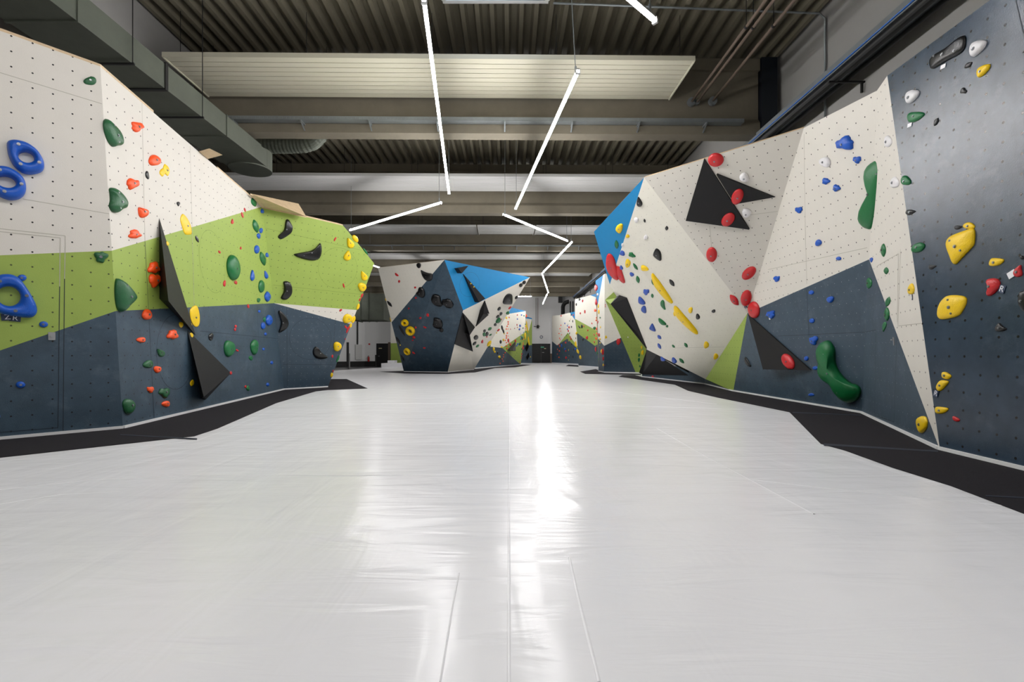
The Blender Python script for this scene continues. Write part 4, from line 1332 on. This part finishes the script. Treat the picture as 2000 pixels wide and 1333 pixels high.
lamp_bar((1117, 473), (1061, 532), 'light bar of the zigzag, falling to the left under the third one')
lamp_bar((1058.5, 534), (1071, 572), 'short steep light bar of the zigzag, second from its far end')
lamp_bar((1069, 574), (1060, 594), 'last light bar of the zigzag near the back wall')
lamp_bar(P(935, 579.3, 38.3), P(1038, 579.3, 38.3), 'thin horizontal light bar beyond the middle boulder\'s right tip', a_px=False)  # left length hidden by the boulder is added to brighten the far end
lamp_bar(P(662, 570.5, 35.4), P(725.5, 594.5, 43.5), 'short light bar in the dark gap left of the middle boulder', a_px=False)  # stretch behind the left wall is added for more far light
lamp_bar(P(720, 516, 24.8), P(830, 553, 31.5), 'light bar mostly hidden behind the middle boulder\'s left tip', a_px=False)  # only the tip shows; the rest is added length lighting the rear
# unseen bars added over and behind the camera to brighten the near floor
lamp_bar(Vector((1.5, -4.6, 5.45)), Vector((3.0, 2.4, 5.45)), 'light bar above the camera', a_px=False, led='led_fill')
lamp_bar(Vector((-3.6, -4.8, 5.45)), Vector((-1.2, -1.0, 5.45)), 'light bar behind the camera', a_px=False, led='led_fill')
# ================================================================ ducts, trays, pipes
root = tag(empty('ventilation_duct', (-6.7, 6, 5.7)), 'long rectangular sheet-metal duct above the left wall', 'duct')
def rel(mb, o): mb.v = [v-Vector(o) for v in mb.v]; return mb
O = (-6.7, 6, 5.7)
mb = MB(); mb.box(-7.22, -6.2, -5, 12.1, 5.72, 6.17)
# rounded end
N_ = 10; vs = []
for i in range(N_+1):
    t = math.pi/2*i/N_; vs += [(-7.22, 12.1+.7*math.sin(t), 6.17-(.45)*(1-math.cos(t))*0+0), (-6.2, 12.1+.7*math.sin(t), 6.17)]
mb.tube([(-6.71, 12.1, 5.945), (-6.71, 12.45, 5.945)], .001, 4)
mb.box(-7.2, -6.22, 12.1, 12.55, 5.735, 6.155)
rel(mb, O).build('duct_body', [M['duct']], root)
mb = MB(); mb.tube([(-6.71, 12.55, 5.70), (-6.71, 12.55, 6.19)], .51, 28); rel(mb, O).build('round_end', [M['duct']], root, smooth=False)
for Y in (4.9, 6.93, 8.7, 10.6):
    mb = MB(); mb.box(-7.24, -6.18, Y, Y+(.07 if Y == 8.7 else .03), 5.70, 6.19); rel(mb, O).build('joint_flange', [M['dark_metal'] if Y == 8.7 else M['duct']], root)
for Y in (7.9, 9.7):
    mb = MB(); mb.tube([(-6.15, Y, 5.68), (-6.15, Y, ZD)], .008, 6); mb.bar((-7.3, Y, 5.68), (-6.12, Y, 5.68), .03, .03); rel(mb, O).build('hanger', [M['dark_metal']], root)
mb = MB(); mb.box(-6.2, -6.19, 7.9, 12.0, 5.9, 5.91)
# flexible spiral duct beyond the first beam
pth = [(-7.2, 14.0, 6.97), (-6.4, 14.0, 6.97), (-5.95, 14.0, 6.99), (-5.68, 14.0, 7.07), (-5.5, 14.0, 7.25), (-5.4, 14.0, 7.5), (-5.35, 14.0, 8.2)]
pp = []; rr = []
for i in range(len(pth)-1):
    a, b = Vector(pth[i]), Vector(pth[i+1]); m_ = max(2, int((b-a).length/.05))
    for j in range(m_): pp.append(a.lerp(b, j/m_)); rr.append(.232 if len(pp) % 2 else .222)
mb = MB(); mb.tube(pp, rr, 20)
tag(mb.build('spiral_duct', [M['duct']], smooth=False), 'round ribbed duct bending up under the roof, beyond the nearest beam', 'duct')
mb = MB(); mb.box(-12.0, -9.6, 37, 39.5, 3.5, 5.5); mb.box(-14, -12, 36.9, 39.6, 3.9, 5.9); mb.box(-12.05, -11.95, 36.93, 39.6, 3.45, 5.55); mb.box(-10.8, -10.75, 36.95, 39.55, 3.47, 5.53); mb.box(-11.4, -11.35, 36.95, 39.55, 3.47, 5.53)
tag(mb.build('ventilation_duct', [M['duct']]), 'big grey box duct hanging in the dark gap left of the boulder', 'duct')
root = tag(empty('cable_tray', (6.2, 5, 6.1)), 'long dark mesh cable tray with blue cable along the right wall', 'cable tray'); O = (6.2, 5, 6.1)
mb = MB(); mb.box(6.02, 6.38, -5, 45.5, 6.18, 6.19)
y = -5.0
for xx in (6.0, 6.38): mb.box(xx, xx+.02, -5, 45.5, 6.14, 6.30)
rel(mb, O).build('tray_channel', [M['galv']], root)
mb = MB(); mb.tube([(6.08, -5, 6.07), (6.08, 20, 6.07), (6.08, 45, 6.07)], .075, 14); rel(mb, O).build('pipe', [M['dark_metal']], root)
mb = MB(); mb.tube([(5.985, -5, 6.175), (5.985, 45, 6.175)], .013, 8); b_ = rel(mb, O).build('cable', [M['blue_cable']], root); b_['label'] = 'bright blue cable'
mb = MB(); mb.tube([(6.3, -5, 6.05), (6.3, 45, 6.05)], .04, 10); rel(mb, O).build('pipe', [M['dark_metal']], root)
for Y in range(-3, 45, 3):
    mb = MB(); mb.bar((5.95, Y, 6.0), (XR, Y, 6.0), .04, .03); mb.bar((6.57, Y, 6.0), (6.57, Y, 5.8), .04, .03); rel(mb, O).build('bracket', [M['dark_metal']], root)
xs = [(4.42, 7.03), (4.55, 7.02), (4.93, 7.05)]
for i, (x, z) in enumerate(xs):
    root = tag(empty('heating_pipe', (x, 5, z)), ['brown pipe high under the roof at right, leftmost of three', 'brown pipe high under the roof at right, middle of three', 'brown pipe high under the roof at right, rightmost of three'][i], 'pipe', 'brown pipes under the roof')
    mb = MB(); mb.tube([(0, -9, 0), (0, 6.66, 0)], .028, 12); mb.build('pipe_run', [M['brown']], root, smooth=True)
    mb = MB(); mb.tube([(0, 6.66, 0), (0, 6.74, 0)], .10 if i != 1 else .06, 20); mb.build('wall_flange', [M['galv']], root)
    for yy in (4.0, -.2): mb = MB(); mb.tube([(0, yy, 0), (0, yy, ZD-z)], .007, 6); mb.tube([(0, yy-.02, 0), (0, yy+.02, 0)], .038, 12); mb.build('pipe_clamp', [M['dark_metal']], root)
tag(MB().bar((4.2, 9.0, 7.75), (5.0, 9.0, 7.75), .04, .04).tube([(4.3, 9, 7.75), (4.3, 9, ZD)], .006, 5).tube([(4.9, 9, 7.75), (4.9, 9, ZD)], .006, 5).build('strut_rail', [M['dark_metal']]), 'short dark strut rail carrying the brown pipes', 'rail')
tag(MB().tube([(.9, 9.8, ZD-.07), (3.8, 9.95, ZD-.07), (6.45, 10.05, ZD-.1), (6.58, 10.06, ZD-.2), (6.58, 10.06, 5.6)], .022, 10).build('conduit', [M['galv']], smooth=True), 'thin grey conduit crossing under the roof and down the right wall', 'conduit')
# ================================================================ far end of the hall
def bp(px, py, dy=0.0): return P(px, py, YB-dy)
def wbox(name, px0, py0, px1, py1, m, label, cat, d=.06, dy=0.0, parent=None, group=None, z0=None):
    a, b = bp(px0, py1, dy), bp(px1, py0, dy); mb = MB(); mb.box(a.x, b.x, a.y-d, a.y-.001, a.z if z0 is None else z0, b.z)
    o = mb.build(name, [M[m]], parent)
    if label: tag(o, label, cat, group)
    return o
def door(n, px0, py0, px1, lab, z0, sign, double=False):
    root = empty('door_%d' % n, (0, 0, 0)); root['kind'] = 'structure'
    a, b = bp(px0, 700), bp(px1, py0)
    root.location = ((a.x+b.x)/2, YB, z0)
    r = root.location
    fr = MB(); w = (b.x-a.x)/2; H = b.z-z0
    fr.box(-w-.05, -w, -.1, -.001, 0, H+.05); fr.box(w, w+.05, -.1, -.001, 0, H+.05); fr.box(-w, w, -.1, -.001, H, H+.05); fr.build('door_frame', [M['dark_metal']], root)
    if double:
        for s in (-1, 1):
            l = MB(); l.box(min(0, s*w)+.004, max(0, s*w)-.004, -.07, -.001, 0, H); l.build('door_leaf', [M['door_black']], root)
    else: l = MB(); l.box(-w, w, -.07, -.001, 0, H); l.build('door_leaf', [M['door_black']], root)
    hd = MB(); hd.bar((.08 if double else -w+.12, -.12, 1.0), (.28 if double else -w+.28, -.12, 1.0), .03, .03); hd.tube([(.1 if double else -w+.14, -.12, 1.0), (.1 if double else -w+.14, -.07, 1.0)], .012, 8); hd.build('door_handle', [M['alu']], root)
    return root
door(1, 1040, 672.8, 1074, '', 0.0, None, True)
door(2, 736.5, 672.3, 758, '', -.35, None)
wbox('exit_sign', 1056, 677.3, 1062.5, 680, 'sign_green', 'small green emergency exit sign on the black double door', 'sign', .02, .12)
wbox('door_notice', 1062.6, 680.4, 1066.5, 681.9, 'sign_pale', 'tiny pale notice beside the green exit sign on double door', 'sign', .02, .12)
wbox('exit_sign', 739.8, 679.9, 746, 681.6, 'sign_pale', 'small pale sign on the black door left of the boulder', 'sign', .02, .12)
wbox('door_post', 1074.8, 628, 1077.6, 691, 'wall_white', 'white pipe-like post right of the black double door', 'post', .12, .0)
wbox('door_post', 1074.6, 691, 1077.8, 709.2, 'brown', 'brown lower casing right of the black double door', 'post', .16)
wbox('brown_post', 758.8, 669, 763.2, 715.6, 'brown', 'brown post right of the black door left of boulder', 'post', .2)
# clock
c = bp(1057.3, 658.7, .03); cl_ = tag(empty('wall_clock', c), 'small round wall clock with dark rim above the black double door', 'clock')
mb = MB(); mb.tube([(0, 0, 0), (0, -.02, 0)], .105, 28); mb.build('clock_face', [M['tag_white']], cl_)
mb = MB(); mb.tube([(0, .02, 0), (0, -.04, 0)], .15, 28, cap=False); mb.tube([(0, .0, 0), (0, -.012, 0)], .149, 28); mb.build('clock_rim', [M['tag_dark']], cl_)
mb = MB(); mb.bar((0, -.025, 0), (.0, -.025, .08), .012, .006); mb.bar((0, -.025, 0), (.05, -.025, -.02), .014, .006); mb.build('clock_hands', [M['dark_metal']], cl_)
for px, lab in ((1047, 'left'), (1050.6, 'right')):
    a, b = bp(px, 636, .12), bp(px, 582, .12); tag(MB().tube([a, b], .024, 8).build('drop_pipe', [M['brown']]), 'thin vertical pipe on the back wall above the door, %s of two' % lab, 'pipe', 'vertical pipes on the back wall')
a = bp(1050.6, 638, .14); tag(MB().tube([a-Vector((0, 0, .18)), a+Vector((0, 0, .12))], .12, 10).tube([a-Vector((.4, 0, 0)), a+Vector((.2, 0, 0))], .03, 8).build('pipe_valve', [M['dark_metal']]), 'dark valve at the foot of the two wall pipes', 'valve')
tag(MB().box(*[v for v in (bp(1089, 0).x, bp(1096, 0).x)], YB-1.2, YB-.6, bp(0, 593.5).z, bp(0, 581.5).z).bar((bp(1092, 0).x, YB-.6, bp(0, 588).z), (bp(1092, 0).x, YB, bp(0, 588).z), .06, .06).build('loudspeaker', [M['dark_metal']]), 'black loudspeaker box high on the back wall at right', 'speaker')
pp = []; rr = []
for i in range(60):
    t = i/59
    if t < .6: p = Vector((5.05, 45.2, 3.5+1.7*t/.6))
    else: a = (t-.6)/.4*math.pi/2; p = Vector((5.05+.55*(1-math.cos(a)), 45.2, 5.2+.55*math.sin(a)))
    pp.append(p); rr.append(.2 if i % 2 else .17)
tag(MB().tube(pp, rr, 16).build('spiral_duct', [M['dark_metal']]), 'black ribbed duct curving up behind the farthest wall', 'duct')
tag(MB().tube([(5.75, 45.3, 3.5), (5.75, 45.3, 5.8)], .06, 8).tube([(6.0, 45.3, 3.5), (6.0, 45.3, 5.8)], .06, 8).build('pipe_pair', [M['dark_metal']]), 'pair of dark vertical pipes right of the black ribbed duct', 'pipe')
# left rear corner
dL = Vector((-18.6+14.1, 42.5-YB, 0)).normalized()
def lw(px, py):                                       # a point of the slanting rear-left wall
    o_ = Vector((-14.1, YB-.06, 0)); n_ = Vector((-dL.y, dL.x, 0)); d_ = ray(px, py); return EYE + d_*((o_-EYE).dot(n_)/d_.dot(n_))
def lbox(name, px0, py0, px1, py1, m, label, cat, d=.2, floor=False):
    a, b = lw(px0, (py0+py1)/2), lw(px1, (py0+py1)/2); z1 = lw((px0+px1)/2, py0).z; z0 = lw((px0+px1)/2, py1).z
    if floor: z0 = -.35
    mb = MB(); mb.bar(Vector((a.x, a.y, (z0+z1)/2)), Vector((b.x, b.y, (z0+z1)/2)), d, z1-z0); o = mb.build(name, [M[m]]); tag(o, label, cat); return o
ce = lbox('electrical_cabinet', 693, 673.5, 705.5, 702.5, 'panel_white', 'grey electrical cabinet on the wall in the left rear corner', 'cabinet', .35)
lbox('cabinet_conduit', 696.5, 616.5, 698.6, 673.5, 'dark_metal', 'dark vertical duct running down to the electrical cabinet', 'conduit', .25)
o = lbox('door_3', 676.8, 669, 681, 716, 'door_black', '', '', .12, True); o['kind'] = 'structure'
for k_ in ('label', 'category'):
    if k_ in o: del o[k_]
a = P(682.5, 721.5, 39.2); tag(MB().tube([(a.x, a.y, -.35), (a.x, a.y, .92)], .055, 14).build('bollard', [M['alu']]), 'pale steel bollard standing at the mat edge, left rear', 'bollard')
a = P(734, 700, 45.5); tag(MB().tube([(a.x, a.y, -.35), (a.x, a.y, .78)], .07, 12).build('bollard', [M['dark_metal']]), 'dark short bollard beside the black door left of boulder', 'bollard')
a = bp(720, 698, .16); root = tag(empty('fire_extinguisher', a-Vector((0, 0, .45))), 'red fire extinguisher on the white wall in the left rear', 'fire extinguisher')
mb = MB(); mb.tube([(0, 0, 0), (0, 0, .03), (0, 0, .42), (0, 0, .47), (0, 0, .5)], [.07, .085, .085, .06, .03], 16); mb.build('cylinder_body', [M['red_paint']], root, smooth=True)
mb = MB(); mb.tube([(0, 0, .5), (0, 0, .56)], .03, 8); mb.bar((-.06, 0, .57), (.05, 0, .6), .03, .02); mb.build('valve_head', [M['dark_metal']], root)
mb = MB(); mb.tube([(-.03, 0, .54), (-.13, 0, .5), (-.15, 0, .3), (-.12, 0, .12)], .014, 8); mb.build('hose', [M['dark_metal']], root, smooth=True)
wbox('fire_call_point', 720, 671.3, 723, 674, 'red_paint', 'tiny red fire call point above the extinguisher', 'alarm button', .05)
# ---------------------------------------------------------------- world and view
w = bpy.data.worlds.new('world'); SC.world = w; w.use_nodes = True
bg = w.node_tree.nodes['Background']; bg.inputs[0].default_value = (.6, .65, .7, 1); bg.inputs[1].default_value = .3
SC.view_settings.view_transform = 'Standard'; SC.view_settings.look = 'None'; SC.view_settings.gamma = 1; SC.view_settings.use_curve_mapping = False
SC.view_settings.exposure = -0.14
SC.cycles.max_bounces = 6; SC.cycles.diffuse_bounces = 4; SC.cycles.glossy_bounces = 3
# each wall's Empty sits at the foot of its wall
bpy.context.view_layer.update()
for root, foot in ((WL, b1), (WR, rc), (WF, f1), (WG, g0), (WH, h1), (WC, cb1), (WD, p1), (WE, e1), (WI, i0)):
    foot = foot.copy(); foot.z = 0
    root.location = foot
    for ch in root.children: ch.location = ch.location - foot
